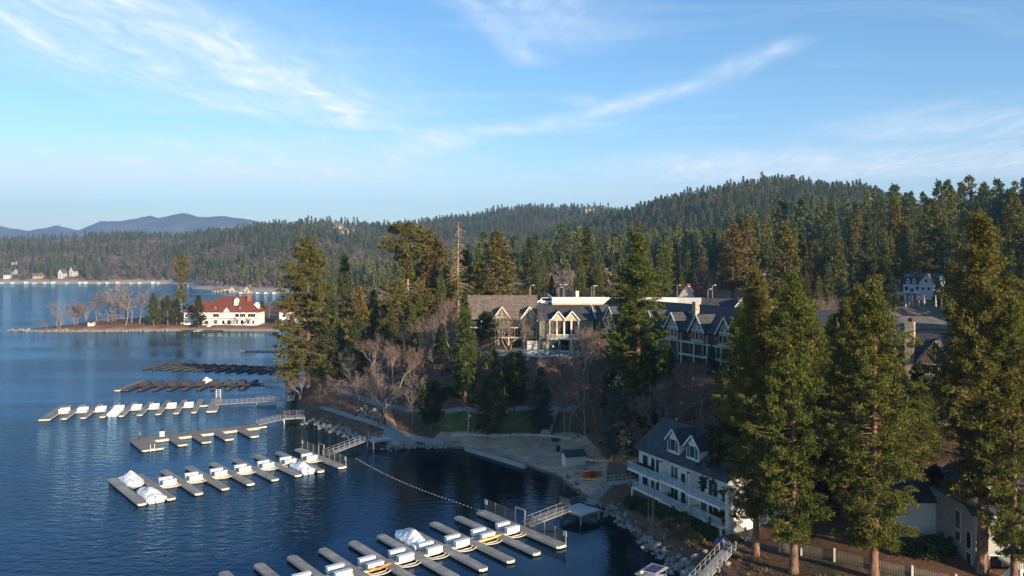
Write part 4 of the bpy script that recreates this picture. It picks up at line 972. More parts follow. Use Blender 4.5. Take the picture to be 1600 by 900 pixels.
# houses across the lake and on the hills
HL = ['white house at the water beyond the lake, west end of the far shore', 'grey house just behind the white one at the west end of the far shore', 'long low tan house on the far shore west of the twin gabled pair', 'tall white gabled house on the far shore, paired with a greyer one', 'white gabled house with slate roof beside the tall one on the far shore',
      'small white house high in the far wood above the shore', 'small tan cottage at the west end of the lakeside row behind the red roof', 'tan gabled villa in the row above the far beach, middle of three', 'tan gabled villa nearest the chimneyed red roof along the far beach', 'cream cottage squeezed between two tan villas on the far beach',
      'tan house half hidden behind the tall thin pine on the point', 'upper large tan house in the far hillside wood', 'big tan flat fronted house on the far hillside below the upper one', 'small white house beside the big tan ones on the far hillside', 'tan house on the ridge line of the bare topped hill']
for i, (px_, dd, w, dp, hw, rs, rz, wl, rf) in enumerate(HOUSES):
    p = R(px_, dd); p.z = hz(p.x, p.y) - .3
    simple_house('far_house', p, rz, w, dp, hw, rs, wl, rf, HL[i], 3, 'houses far across the lake', 2, False, 8, i % 2 == 0)

for i in range(16):
    px_ = 4 + i * 16.5 + (i * 7 % 5) * 1.6; y_ = 1836 - (i % 3) * 4; x_ = (px_ - 800) / F * y_
    t = thing('far_dock', (x_, y_, 0), 0, ORD[i % 14] + (' pale dock counted from the west along the far shore' if i < 14 else ' pale dock from the point end of the far shore'), 'dock', 'docks along the far shore')
    w_ = 9 + (i * 5 % 7) * 2; box('deck', t, 'dock_edge', -w_ / 2, w_ / 2, -4, 14, .3, .9); box('boat_lift', t, 'locker_white', -w_ / 2, -w_ / 2 + 5, -2, 6, .9, 2.6 + i % 3); box('gangway', t, 'dock_grey', w_ / 4, w_ / 4 + 1.5, 14, 24, .5, .8)
for i in range(5):
    px_ = 378 + i * 13; y_ = 1136 - i * 6; x_ = (px_ - 800) / F * y_
    t = thing('far_dock', (x_, y_, 0), .1, ORD[i] + ' pale dock before the tan villas beyond the red roof', 'dock', 'docks below the tan villas'); box('deck', t, 'dock_edge', -4, 4, -3, 9, .3, .8); box('boat_lift', t, 'locker_white', -3.5, 0, -2, 4, .8, 2.4)

# red roofed lake house on the point
rh = thing('lake_house', (-202.5, 481.5, 2.6), 0, 'big white half timbered lake house with red hip roof on the point', 'house')
box('wall', rh, 'white_paint', 0, 45.5, 0, 14, -3, 8.0)
hip_roof('roof', rh, 'roof_red', 0, 45.5, 0, 14, 8.0, 14.6, .8)
box('upper_wall', rh, 'white_paint', 17, 40, 5, 13, 8, 11); hip_roof('upper_roof', rh, 'roof_red', 15, 41.5, 3, 15, 10.9, 17.4, .5)
c_ = box('chimney', rh, 'brick_red', 37.2, 39.2, 6, 8, 12, 19.4); box('chimney_cap', c_, 'concrete', -.6, .6, -.6, .6, .5, .53)
body('gable', rh, 'white_paint', -.5, 4, 24.3, 29.2, 4.2, 8.2, 11.0, 'y'); roof('gable_roof', rh, 'roof_red', -.5, 6, 24.3, 29.2, 8.2, 11.2, 'y', .3, .3)
for x in (19, 34.5):
    body('dormer', rh, 'brown_siding', 1.0, 5, x - .9, x + .9, 9, 11.2, 12.3, 'y'); roof('dormer_roof', rh, 'roof_red', 1.0, 5, x - .9, x + .9, 11.2, 12.5, 'y', .3, .3); window(rh, 'f', 1.0, x, 9.9, 1.0, 1.1)
body('dormer', rh, 'white_paint', 3.5, 7, 29.8, 32.2, 11, 15.0, 16.4, 'y'); body('dormer', rh, 'white_paint', 4, 8, 42, 44.6, 8.4, 12.2, 13.8, 'y')
for x, w, z, h in [(20, 3.6, 4.9, 2.0), (27, 3.6, 4.9, 2.1), (33, 2.4, 4.9, 2), (36.4, 3.4, 4.9, 2), (42, 4.6, 4.9, 2), (5, 1.6, 4.7, 2), (9, 1.6, 4.7, 2), (12.5, 1.6, 4.7, 2), (19.8, 2.0, .6, 2.4), (24.5, 1.5, .6, 2.2), (28, 2, .6, 2.2), (33, 1.3, .6, 2.4), (36, 1.6, .6, 2.4), (40, 1.4, .6, 2.2), (43, 1.4, .6, 2.2), (7, 2, .4, 2.3), (10.5, 2.2, .4, 2.3), (14, 2.4, .3, 2.3)]:
    window(rh, 'f', 0, x, z, w, h, 'white_paint', bars=2 if w > 2.5 else 0)
for x in (.2, 3, 6.5, 10.8, 14.2, 17, 22.8, 31, 34.8, 38.8, 45.2): box('timber', rh, 'brown_siding', x - .13, x + .13, -.08, .02, 3.9, 8)
box('timber_beam', rh, 'brown_siding', 0, 45.5, -.10, .02, 3.7, 4.0)
sw = box('sea_wall', None, 'granite', -203, -144, 476.3, 477, -1, 2.4); sw2 = sw
tag(sw, 'low stone retaining wall in front of the red roofed lake house', 'wall')
an = thing('lake_annex', (-143, 480, 2.6), -.1, 'small white building with orange red roof beside the big lake house', 'house')
box('wall', an, 'white_paint', 0, 14, 0, 10, -3, 8.2); hip_roof('roof', an, 'roof_red', 0, 14, 0, 10, 8.2, 13.2); window(an, 'f', 0, 3, 5, 2, 1.6); window(an, 'f', 0, 10, 5, 2, 1.6)
for i, (x, y, w, lab) in enumerate(((-203, 486, 5, 'small white cabin tucked beside the dark trees on the point'), (-253, 470, 3.5, 'low white hut among the bare trees on the point'))):
    simple_house('garden_hut', (x, y, hz(x, y)), .2, w, 3, 2.4, 1.2, 'white_paint', 'roof_slate', lab, 1, None, 1, False, 2, False)

# white lake house with balconies
hd = Vector((8.5, -19.0, 0)).normalized(); HR = math.atan2(hd.y, hd.x)
wh = thing('balcony_house', (20.0, 123, 2.5), HR, 'white three level lakeside house with glass balconies and two dormers', 'house')
WL, WD = 21.5, 10.0
body('wall', wh, 'white_siding', 0, WL, 0, WD, .2, 7.7, 11.2); box('foundation', wh, 'granite', .3, WL - .3, .5, WD - .3, -3, .25)
roof('roof', wh, 'roof_blue', 0, WL, -.2, WD, 7.7, 11.5, 'x', .55, .45)
for i, x in enumerate((8.6, 13.2)):
    body('dormer', wh, 'white_siding', .3, 5, x - 1.45, x + 1.45, 7.4, 10.1, 11.5, 'y'); dr = roof('dormer_roof', wh, 'roof_blue', .3, 5, x - 1.45, x + 1.45, 10.1, 11.7, 'y', .25, .2)
    window(wh, 'f', .3, x, 8.5, 1.1, 1.6)
    for sx in (-1, 1): box('shutter', wh, 'shutter_green', x + sx * .95 - .22, x + sx * .95 + .22, .2, .28, 8.4, 10.2)
    for sx in (-1, 1): beam('bargeboard', wh, 'white_paint', (x, .04, 11.6), (x + sx * 1.8, .04, 9.8), .08, .22)
for z, segs in ((4.1, ((-.4, 7.8, 1.9), (7.8, 14.6, 1.5), (14.6, 21.9, 1.9))), (1.35, ((.6, 8.8, 1.6), (8.8, 15.4, 1.9), (15.4, 21.6, 1.5)))):
    for x0, x1, dp in segs:
        bl = box('balcony', wh, 'white_paint', x0, x1, -dp, .02, z - .3, z)
        m_ = MB(); n_ = int((x1 - x0) / 1.15)
        for k in range(n_ + 1): xx = x0 + .06 + (x1 - x0 - .12) * k / n_; m_.box(xx - .03, xx + .03, -dp + .03, -dp + .09, z, z + 1.05)
        m_.box(x0 + .03, x1 - .03, -dp + .02, -dp + .1, z + 1.02, z + 1.1); m_.box(x0 + .03, x0 + .09, -dp + .1, 0, z + 1.02, z + 1.1); m_.box(x1 - .09, x1 - .03, -dp + .1, 0, z + 1.02, z + 1.1)
        m_.build('balcony_rail', wh, 'galvanised')
        for k in range(n_): xx = x0 + .06 + (x1 - x0 - .12) * k / n_; w_ = (x1 - x0 - .12) / n_; box('rail_pane', wh, 'glass_panel', xx + .05, xx + w_ - .05, -dp + .05, -dp + .07, z + .08, z + 1.0)
    for x, w, h in ((1.8, 1.4, 2.1), (3.9, .9, 2.1), (5.6, 1.7, 2.2), (9.4, 1.6, 2.1), (11.5, 1.0, 1.6), (13.2, 1.6, 2.2), (16.2, 1.3, 2.2), (18.2, 1.8, 2.2), (20.2, 1.0, 1.5)):
        window(wh, 'f', 0, x, z + .12, w, h, 'white_paint', bars=1 if w > 1.5 else 0)
    for x in (7.8, 14.6): box('divider', wh, 'white_paint', x - .09, x + .09, -1.5, 0, z, z + 2.6)
for x in (.2, 7.6, 11, 14.4, 18, 21.4): box('stilt', wh, 'white_paint', x - .12, x + .12, -1.5, -1.25, -2, 1.06)
box('corner_post', wh, 'white_paint', 21.1, 21.55, -.4, 0, -2, 7.4)
for y, z in ((3, 1.8), (7, 1.8), (3, 4.6), (7, 4.6)): window(wh, 'r', WL, y, z, 1.1, 1.4)
def on_house(x, y, z):
    c, s = math.cos(HR), math.sin(HR); return (20.0 + x * c - y * s, 123 + x * s + y * c, 2.5 + z)
for i, (x, z, lab) in enumerate(((1.4, 4.1, 'covered black grill at the far end of the upper balcony'), (19.3, 1.35, 'covered black grill on the lower balcony of the white house'), (9.4, 1.35, 'small covered grill on the middle lower balcony'))):
    t = thing('covered_grill', on_house(x, -.9, z), HR, lab, 'grill')
    s = .8 if i < 2 else .5
    lathe('cover', t, 'cloth_dark', [(s * .7, 0), (s * .8, .55), (s * .62, .95), (s * .2, 1.12)], 10)
for i, (x, z) in enumerate(((3.4, 4.1), (4.3, 4.1), (17.6, 4.1), (20.4, 4.1), (12.4, 1.35))):
    m0 = 'white_paint' if i in (2, 3) else 'dark_metal'
    t = thing('balcony_chair', on_house(x, -.8, z), HR + .4, ['dark metal chair next to the grill on the upper balcony', 'second dark chair on the upper balcony of the white house', 'tall white chair on the near upper balcony', 'white plastic chair at the corner of the near upper balcony', 'dark chair on the middle lower balcony'][i], 'chair', 'chairs on the balconies')
    box('seat', t, m0, -.28, .28, -.28, .28, .40, .46); box('backrest', t, m0, -.28, .28, .22, .28, .46, 1.1)
    for sx in (-.25, .21):
        for sy in (-.25, .21): box('leg', t, m0, sx, sx + .04, sy, sy + .04, 0, .4)

# shaded cabin at the corner, with deck
cb = thing('lakeside_cabin', (46.5, 88, 3.0), 0, 'pale grey two storey cabin with dark roof and white deck beside the fence', 'house')
box('wall', cb, 'grey_siding', 5.6, 20, 0, 14, -2, 7.6); box('wing_wall', cb, 'white_siding', 0, 5.6, 8, 17, -2, 6.6)
roof('roof', cb, 'roof_slate', 5.6, 20, 0, 14, 7.6, 11.2, 'x', .5, .5); roof('wing_roof', cb, 'roof_slate', 0, 6.2, 8, 17, 6.6, 9.4, 'x', .4, .4)
body('dormer', cb, 'white_siding', 2.2, 6, 6.4, 9.8, 7, 10.2, 11.6, 'y'); roof('dormer_roof', cb, 'roof_slate', 2.2, 6, 6.4, 9.8, 10.2, 11.8, 'y', .3, .3)
for y, z, w, h in ((3.2, 4.6, .9, 2.0), (3.2, 3.2, .9, 1.0), (1.0, 3.0, .8, 1.9), (1.0, 1.0, .8, 1.5)): window(cb, 'l', 5.6, y, z, w, h)
for x, z in ((8, 1), (11.5, 1), (11.5, 4.4)): window(cb, 'f', 0, x, z, 1.3, 1.5)
box('deck', cb, 'white_paint', 8.2, 20, -4, -.05, 2.2, 2.5)
m_ = MB()
for k in range(60): m_.box(8.25 + k * .195, 8.30 + k * .195, -3.95, -3.9, 2.5, 3.5)
m_.box(8.2, 20, -3.97, -3.88, 3.5, 3.6); m_.build('deck_rail', cb, 'white_paint')
for x in (8.4, 12, 16): box('deck_post', cb, 'white_paint', x - .12, x + .12, -3.9, -3.65, -1, 2.2)
beam('stair', cb, 'white_paint', (8.1, -3.2, 2.3), (5.4, -3.2, -.2), 1.0, .2); railing(cb, (8.1, -3.8, 2.4), (5.4, -3.8, -.1), 1.0, 'white_paint', 4, 'stair_rail')
box('pergola', cb, 'white_paint', 11, 20, -3.9, -.1, 5.2, 5.35); box('pergola_post', cb, 'white_paint', 12.0, 12.15, -3.8, -3.65, 2.5, 5.2)
# ------------------------------------------------------------------ ground sheets, paths, beach
_DD = np.concatenate([np.arange(60, 420, .35), np.arange(420, 900, 2.0)])
def T(px, py, dmax=None):
    """where the sight line through a pixel meets the ground"""
    x = (px - 800) / F * _DD; zr = CAMH - _DD * (py - HOR) / F; g = np.maximum(height(x, _DD), 0)
    k = np.where(g >= zr)[0]; i = k[0] if len(k) else len(_DD) - 1
    return Vector((x[i], _DD[i], g[i]))
def ribbon(name, mat, pix, w, lift=.07, label=None):
    c = [T(*p) for p in pix]; L_, R_ = [], []
    for i, p in enumerate(c):
        t = (c[min(i + 1, len(c) - 1)] - c[max(i - 1, 0)]); n_ = Vector((-t.y, t.x)).normalized() * w / 2
        L_.append((p.x + n_.x, p.y + n_.y)); R_.append((p.x - n_.x, p.y - n_.y))
    return drape(name, mat, L_ + R_[::-1], lift, .8, label)
xy = lambda v: (v.x, v.y)
drape('beach', 'sand', [xy(G(p, q, .9)) for p, q in ((672, 688), (700, 699), (728, 704), (820, 732), (868, 752), (900, 778), (925, 782), (946, 762), (950, 735), (935, 712), (915, 694), (880, 684), (800, 681), (740, 681), (690, 680))], .05, 1.2, 'pale sand beach below the lawn')
drape('lawn', 'lawn', [xy(T(p, q)) for p, q in ((645, 652), (700, 650), (780, 648), (858, 646), (900, 650), (900, 672), (850, 679), (742, 677), (668, 672), (640, 660))], .06, 1.2, 'green lawn above the beach wall')
ribbon('upper_path', 'path_grey', ((523, 604), (545, 615), (570, 625), (600, 635), (640, 643), (690, 644), (740, 643), (800, 641), (860, 639), (900, 639)), 1.7, .09, 'upper concrete path along the slope')
ribbon('lower_path', 'path_grey', ((502, 637), (525, 644), (550, 652), (580, 661), (606, 671)), 1.5, .09, 'lower path down to the landing')
drape('landing', 'path_grey', [xy(G(p, q, 1.5)) for p, q in ((604, 668), (616, 667), (622, 675), (650, 680), (700, 684), (690, 690), (652, 685), (640, 690), (604, 688), (596, 680))], .14, 1.0, 'concrete landing at the head of the gangway')
ribbon('shore_path', 'path_grey', ((1150, 868), (1120, 830), (1090, 800)), 1.2, .05, 'worn path in front of the white house')
def wall_run(name, pix, z0, h, th, mat, label, zfix=None):
    t = thing(name, (0, 0, 0), 0, label, 'wall')
    c = [G(p[0], p[1], zfix) if zfix is not None else T(*p) for p in pix]
    for a, b_ in zip(c, c[1:]): seg_box('block', t, mat, xy(a), xy(b_), min(a.z, b_.z) + z0, max(a.z, b_.z) + h, th)
    return t
wall_run('lawn_wall', ((705, 682), (742, 681), (800, 681), (850, 682), (872, 684), (890, 687)), -.5, .35, .4, 'concrete', 'low concrete wall between the lawn and the sand')
wall_run('beach_wall', ((728, 703), (775, 717), (820, 731)), -1.2, .55, .7, 'concrete', 'pale concrete wall along the water edge of the beach', .1)
wall_run('landing_wall', ((604, 693), (622, 700), (648, 692)), -2, 1.35, .5, 'concrete', 'concrete retaining wall under the landing', .2)
def steps(name, a, b_, w, n, mat, label):
    v = b_ - a; rz = math.atan2(v.y, v.x); t = thing(name, a, rz, label, 'stairs'); L = Vector((v.x, v.y)).length
    for i in range(n):
        box('step', t, mat, L * i / n, L * (i + 1.15) / n, -w / 2, w / 2, v.z * (i + 1) / n - .02, v.z * (i + 1) / n + .16)
    for s in (-1, 1): beam('stringer', t, mat, (0, s * (w / 2 + .06), .1), (L, s * (w / 2 + .06), v.z + .1), .1, .3)
    return t
steps('wooden_stairs', T(612, 667) + Vector((0, 0, .1)), T(604, 641) + Vector((0, 0, .2)), 1.8, 12, 'wood_new', 'new timber stairs from the landing up to the path')
steps('garden_stairs', T(852, 681) + Vector((0, 0, .1)), T(866, 641) + Vector((0, 0, .2)), 2.0, 16, 'concrete', 'long grey stairs from the sand up beside the spruce')

# ------------------------------------------------------------------ rocks
_rng = random.Random(5)
def rock_mesh(seed):
    import bmesh
    r = random.Random(seed); bm = bmesh.new(); bmesh.ops.create_icosphere(bm, subdivisions=2, radius=.5)
    pl = [(Vector((r.gauss(0, 1), r.gauss(0, 1), r.gauss(0, 1))).normalized(), r.uniform(.28, .42)) for _ in range(9)]
    for v_ in bm.verts:
        for n_, d in pl:
            e = v_.co.dot(n_) - d
            if e > 0: v_.co -= n_ * e * .9
        v_.co *= 1 + r.uniform(-.05, .05)
    me = bpy.data.meshes.new('boulder'); bm.to_mesh(me); bm.free(); me.materials.append(MAT['granite']); return me
ROCK = [rock_mesh(i) for i in range(6)]
def rock_bank(label, line, n, smin, smax, spread, px=True, zoff=0.0):
    t = thing('rock_bank', (0, 0, 0), 0, label, 'rocks')
    for i in range(n):
        k = _rng.uniform(0, len(line) - 1); j = min(int(k), len(line) - 2); a, b_ = line[j], line[j + 1]; q = k - j
        x = a[0] + (b_[0] - a[0]) * q + _rng.gauss(0, spread); y = a[1] + (b_[1] - a[1]) * q + _rng.gauss(0, spread); s = _rng.uniform(smin, smax) * _rng.uniform(.8, 1.2)
        o = bpy.data.objects.new('boulder', ROCK[i % 6]); o.location = (x, y, max(-.1, hz(x, y)) + s * .12 + zoff)
        o.scale = (s * _rng.uniform(.8, 1.4), s * _rng.uniform(.8, 1.2), s * _rng.uniform(.6, .9)); o.rotation_euler = (_rng.uniform(-.4, .4), _rng.uniform(-.4, .4), _rng.uniform(0, 6)); link(o, t)
    return t
rock_bank('grey boulders lining the shore below the white balcony house', [(14.9, 122.5), (16.0, 118), (18.0, 109.5), (19.6, 103), (21.0, 97.5), (22.3, 92), (23.2, 88)], 150, .5, 1.25, .55)
rock_bank('scattered boulders on the brown bank above the shore rocks', [(18, 117), (20.5, 107), (23.5, 97), (25, 92)], 34, .4, 1.0, 1.1)
rock_bank('rocks along the cove shore below the lower path', [(-50, 191.5), (-43, 183.5), (-37, 176), (-32, 170.2)], 120, .5, 1.2, .75)
rock_bank('pale rocks around the little headland beside the beach', [(-27, 163.6), (-22, 163.8), (-14.5, 165.4), (-12, 165.6)], 110, .35, .95, .65)
rock_bank('rock outcrop on the slope beside the timber stairs', [xy(T(562, 640)), xy(T(580, 648)), xy(T(594, 652))], 46, .6, 1.3, .9)
rock_bank('row of white stones edging the sand', [xy(T(*p)) for p in ((893, 686), (905, 692), (911, 700), (906, 712))], 20, .4, .8, .15)
rock_bank('stones along the tip of the wooded point', [(-303, 468), (-280, 461.5), (-240, 461), (-205, 467)], 60, .8, 2.4, .8)

# ------------------------------------------------------------------ docks
def slab(x0, x1, y0, y1, z0, z1, bev=.35):
    """plank deck with chamfered corners"""
    o = [(x0 + bev, y0), (x1 - bev, y0), (x1, y0 + bev), (x1, y1 - bev), (x1 - bev, y1), (x0 + bev, y1), (x0, y1 - bev), (x0, y0 + bev)]
    v = [(x, y, z) for z in (z0, z1) for x, y in o]
    return v, [tuple(range(8, 16)), tuple(reversed(range(8)))] + [(i, (i + 1) % 8, (i + 1) % 8 + 8, i + 8) for i in range(8)]
def dock_piece(name, root, mat, x0, x1, y0, y1, edge='dock_edge', bev=.3, top=.5):
    o = mesh(name, root, mat, *slab(x0, x1, y0, y1, top - .06, top, bev))
    mesh('edge', o, edge, *slab(x0 - .04, x1 + .04, y0 - .04, y1 + .04, top - .36, top - .065, bev))
    mesh('pontoon', o, 'float_black', *slab(x0 + .12, x1 - .12, y0 + .12, y1 - .12, -.35, top - .37, bev))
    return o
_lock = {}
def locker(loc, rz, label, mat='locker_white', group=None, L=2.15):
    if mat not in _lock:
        m_ = MB(); m_.box(-L / 2, L / 2, -.32, .32, .04, .68); a = m_.build('chest', None, mat); l_ = MB(); l_.box(-L / 2 - .04, L / 2 + .04, -.36, .36, .69, .80); b_ = l_.build('lid', None, mat)
        f_ = MB(); f_.box(-L / 2 + .1, -L / 2 + .3, -.3, .3, 0, .05); f_.box(L / 2 - .3, L / 2 - .1, -.3, .3, 0, .05); c_ = f_.build('feet', None, 'float_black')
        _lock[mat] = [(o.name.split('.')[0], o.data) for o in (a, b_, c_)]
        for o in (a, b_, c_): bpy.data.objects.remove(o)
    t = thing('dock_locker', loc, rz, label, 'locker', group)
    for nm, me in _lock[mat]: link(bpy.data.objects.new(nm, me), t)
    return t
def local(root, x, y, z=0.0):
    c, s = math.cos(root.rotation_euler.z), math.sin(root.rotation_euler.z)
    return (root.location.x + x * c - y * s, root.location.y + x * s + y * c, z)
def make_dock(label, org, W, fingers, walk, mat, edge, nick, lockers=(), lmat='locker_white', arms=(), sides=(-1, 1), lname='white'):
    rz = math.atan2(W[1], W[0]); root = thing('floating_dock', (org[0], org[1], 0), rz, label, 'dock')
    dock_piece('walkway', root, mat, walk[0], walk[1], walk[2], walk[3], edge, .1, .49)
    for x, y0, y1, w in fingers: dock_piece('finger', root, mat, x - w / 2, x + w / 2, y0, y1, edge)
    for i, x in enumerate(lockers):
        for s in sides:
            locker(local(root, x, s * 1.12, .5), rz, '%s %s locker from the gate on %s, %s row' % (ORD[i], lname, nick, 'shoreward' if s > 0 else 'lakeward'), lmat, 'lockers on ' + nick)
    for x in arms:
        m_ = MB(); m_.tube([(x + 1.9 * math.cos(a), 1.5 + 1.6 * math.sin(a), .42) for a in np.linspace(.12, math.pi - .12, 9)], .07, 5); m_.tube([(x - 1.5, 1.5, .32), (x - .9, 2.2, .32), (x + .9, 2.2, .32), (x + 1.5, 1.5, .32)], .09, 5); m_.build('lift_frame', root, 'dock_edge')
    return root
s1 = 4.34
dA = make_dock('nearest floating dock with long grey fingers and white lockers', (1.05, 112.85), (-.788, -.617), [(s1 * k, -9.6, 9.4, 1.25 if k else 1.7) for k in range(0, 12)], (-.2, s1 * 11 + .5, -.85, .85), 'dock_grey', 'dock_edge', 'the nearest dock', [s1 * (k + .5) for k in range(10)], arms=[s1 * (k + .5) for k in range(10)])
s2 = 4.42
dB = make_dock('floating dock with wrapped boats at both ends, second from the camera', (-38.15, 154.6), (-.762, -.648), [(s2 * k, -9.6, 9.8, 1.3 if k else 1.7) for k in range(0, 9)], (-.2, s2 * 7 + .5, -.85, .85), 'dock_grey', 'dock_edge', 'the second dock', [s2 * (k + .5) for k in range(7)], arms=[s2 * (k + .5) for k in range(7)])
dC = make_dock('empty tan floating dock with short fingers on one side', (-60.3, 186.2), (-.796, -.605), [(5.0, 2.4, 11.6, 1.9), (10.4, 2.4, 11.2, 1.9), (15.2, 2.4, 11.0, 1.9), (20.0, 2.4, 10.6, 1.9), (26, -1.6, 11.3, 4.2)], (-1, 24.0, -1.5, 2.45), 'dock_tan', 'dock_edge', 'the tan dock')
for x in (2.4, 7.7, 12.8, 17.6, 22.2):
    m_ = MB(); m_.box(x - 1.6, x + 1.6, 2.5, 2.9, .02, .4); m_.build('bumper', dC, 'dock_edge')
s4 = 4.3
dD = make_dock('grey floating dock with a white locker row, third from the camera on the lake', (-81.6, 214), (-.955, -.29), [(s4 * k, -10.3, 10.3, 1.3 if 0 < k < 9 else 2.6) for k in range(0, 10)], (-.2, s4 * 9, -.85, .85), 'dock_grey', 'dock_edge', 'the grey third dock', [s4 * (k + .5) for k in range(1, 9)], arms=[s4 * (k + .5) for k in range(1, 9)])
s5 = 4.37
dE = make_dock('shaded brown floating dock with dark lockers and a tan end block', (-80.6, 253), (-.996, -.085), [(s5 * k, -10, 10.2, 1.3 if k < 9 else 2.0) for k in range(1, 10)], (-.2, s5 * 9, -.85, .85), 'dock_shaded_brown', 'dock_shaded_brown', 'the brown dock', [s5 * (k + .5) for k in range(1, 9)], 'locker_brown', lname='dark')
_e = dock_piece('end_block', dE, 'dock_tan', s5 * 9 + 1.2, s5 * 9 + 3.0, -10, 10.6)  # sunlit outer end, given tan instead of the shade-darkened brown
s6 = 4.4
dF = make_dock('farthest shaded dock with dark fingers near the cove mouth', (-79.5, 286), (-.971, .238), [(s6 * k, -9.5, 9.5, 1.3) for k in range(1, 14)], (-.2, s6 * 13, -.85, .85), 'dock_shaded_brown', 'dock_shaded_brown', 'the farthest dock', [s6 * (k + .5) for k in range(1, 13)], 'locker_brown', sides=(-1,), lname='dark')
dG = make_dock('dark swim platform before the red roofed lake house', (-186, 462), (-1, .0), [(5, -8, 4.5, 12), (-7, -8, 4.5, 12)], (-1.2, 1.2, -8, 5), 'dock_shaded_brown', 'dock_shaded_brown', 'the swim platform')
box('slide_ramp', dG, 'white_paint', -1.6, -.5, -9, 5.5, .55, .75, (0, 0, .18)); box('slide_ramp', dG, 'white_paint', .6, 1.6, -9, 5.5, .55, .75, (0, 0, .18)); beam('gangway', dG, 'white_paint', (-1.5, -9, .7), (-2.0, -15, 3.2), 2.4, .2)
dH = make_dock('thin grey float beside the tall shore pine in the cove', (-103, 352), (-1, .1), [(4, -2.2, 2.2, 1.4), (12, -2.2, 2.2, 1.4), (18, -2.2, 2.2, 1.4)], (0, 20, -.8, .8), 'dock_grey', 'dock_edge', 'the cove float')

# gangways, gates and platforms
def gangway(label, p, q, w, zr=1.0, mat='galvanised'):
    p, q = Vector(p), Vector(q); v = q - p; rz = math.atan2(v.y, v.x); L = Vector((v.x, v.y)).length; t = thing('gangway', p, rz, label, 'gangway')
    beam('deck', t, 'dock_grey', (0, 0, 0), (L, 0, v.z), w, .14)
    for s in (-1, 1):
        m_ = MB(); n_ = max(3, int(L / 1.3)); o = Vector((0, s * w / 2, 0))
        for i in range(n_ + 1):
            a = Vector((L * i / n_, 0, v.z * i / n_)) + o; m_.tube([a, a + Vector((0, 0, zr))], .035, 4)
        for h in (zr, zr * .5): m_.tube([o + Vector((0, 0, h)), Vector((L, 0, v.z + h)) + o], .032, 4)
        m_.build('railing', t, 'white_paint' if mat != 'galvanised' else mat)
    return t
gangway('aluminium gangway from the near dock gate up to the grey platform', (2.2, 113.2, .62), (8.3, 117.4, 1.55), 1.5)
gangway('aluminium gangway from the second dock up to the landing', (-37.2, 155.4, .62), (-31.3, 163.6, 1.65), 1.5)
gangway('long low gangway joining the grey third dock to the shore', (-81, 213.5, .6), (-60.5, 216.5, 1.4), 1.3)
gangway('dark gangway from the brown dock to the tree lined shore', (-80.6, 253, .6), (-66, 252, 1.3), 1.2)
gangway('short ramp from the tan dock to the square pier', (-60.6, 186, .6), (-55.5, 190.5, 1.2), 1.4)
def mesh_gate(root, x, y0, y1, nick):
    t = thing('dock_gate', local(root, x, y0, .5), root.rotation_euler.z + math.pi / 2, 'mesh security fence running along the gate finger of ' + nick, 'fence'); L = y1 - y0; g0, g1 = L * .40, L * .52
    for a, b_ in ((0, g0), (g1, L)):
        n_ = max(2, int((b_ - a) / 1.9))
        for i in range(n_ + 1): xx = a + (b_ - a) * i / n_; box('post', t, 'galvanised', xx - .05, xx + .05, -.05, .05, 0, 1.75)
        for i in range(n_):
            xa, xb = a + (b_ - a) * i / n_ + .07, a + (b_ - a) * (i + 1) / n_ - .07; m_ = MB(); k = int((xb - xa) / .12)
            for j in range(k + 1): xx = xa + (xb - xa) * j / k; m_.box(xx - .02, xx + .02, -.012, .012, .1, 1.65)
            m_.box(xa, xb, -.02, .02, 1.62, 1.7); m_.box(xa, xb, -.02, .02, .08, .14); m_.build('fence_panel', t, 'mesh_fence')
    for xx in (g0, g1): box('gate_post', t, 'galvanised', xx - .07, xx + .07, -.07, .07, 0, 2.3)
    box('gate_lintel', t, 'galvanised', g0, g1, -.06, .06, 2.25, 2.38)
    for xx in (.1, L - .1): box('sign', t, 'white_paint', xx - .35, xx + .35, -.1, -.06, 1.0, 1.6)
    return t
mesh_gate(dA, -.75, -9.2, 9.2, 'the nearest dock'); mesh_gate(dB, -.75, -9.2, 9.4, 'the second dock')
def platform(label, c, rz, w, d, z, mat='dock_grey', rails=(), screen=None):
    t = thing('platform', (c[0], c[1], 0), rz, label, 'platform')
    box('deck', t, mat, -w / 2, w / 2, -d / 2, d / 2, z - .25, z)
    for sx in (-1, 1):
        for sy in (-1, 1): box('pile', t, 'galvanised', sx * (w / 2 - .2) - .1, sx * (w / 2 - .2) + .1, sy * (d / 2 - .2) - .1, sy * (d / 2 - .2) + .1, -2.5, z - .25)
    for a, b_ in rails: railing(t, (*a, z), (*b_, z), 1.05, 'galvanised', None)
    if screen:
        a, b_ = screen; m_ = MB(); pa, pb = Vector((*a, z)), Vector((*b_, z)); k = 22
        for j in range(k + 1): q = pa.lerp(pb, j / k); m_.tube([q, q + Vector((0, 0, 1.9))], .035, 4)
        m_.tube([pa + Vector((0, 0, 1.9)), pb + Vector((0, 0, 1.9))], .05, 4); m_.build('screen', t, 'mesh_fence')
    return t
platform('square grey platform between the near gangway and the shore stairs', (10.3, 118), math.radians(42), 4.4, 4.4, 1.5, 'galvanised', (((-2.2, 2.2), (2.2, 2.2)), ((2.2, -2.2), (2.2, 2.2))), ((-2.2, 0.4), (-2.2, 2.2)))
platform('grey platform at the head of the second dock gangway', (-28.2, 166), math.radians(35), 4.6, 3.4, 1.6, 'galvanised', (((-2.3, 1.7), (2.3, 1.7)), ((-2.3, -1.7), (2.3, -1.7))), ((-2.3, .4), (-2.3, 1.7)))
platform('small square pier with a dark screen near the shore bushes', (-53.8, 192.5), math.radians(20), 5.2, 4.4, 1.3, 'dock_grey', (((-2.6, 2.2), (2.6, 2.2)),), ((-2.6, -2.0), (-2.6, 2.2)))
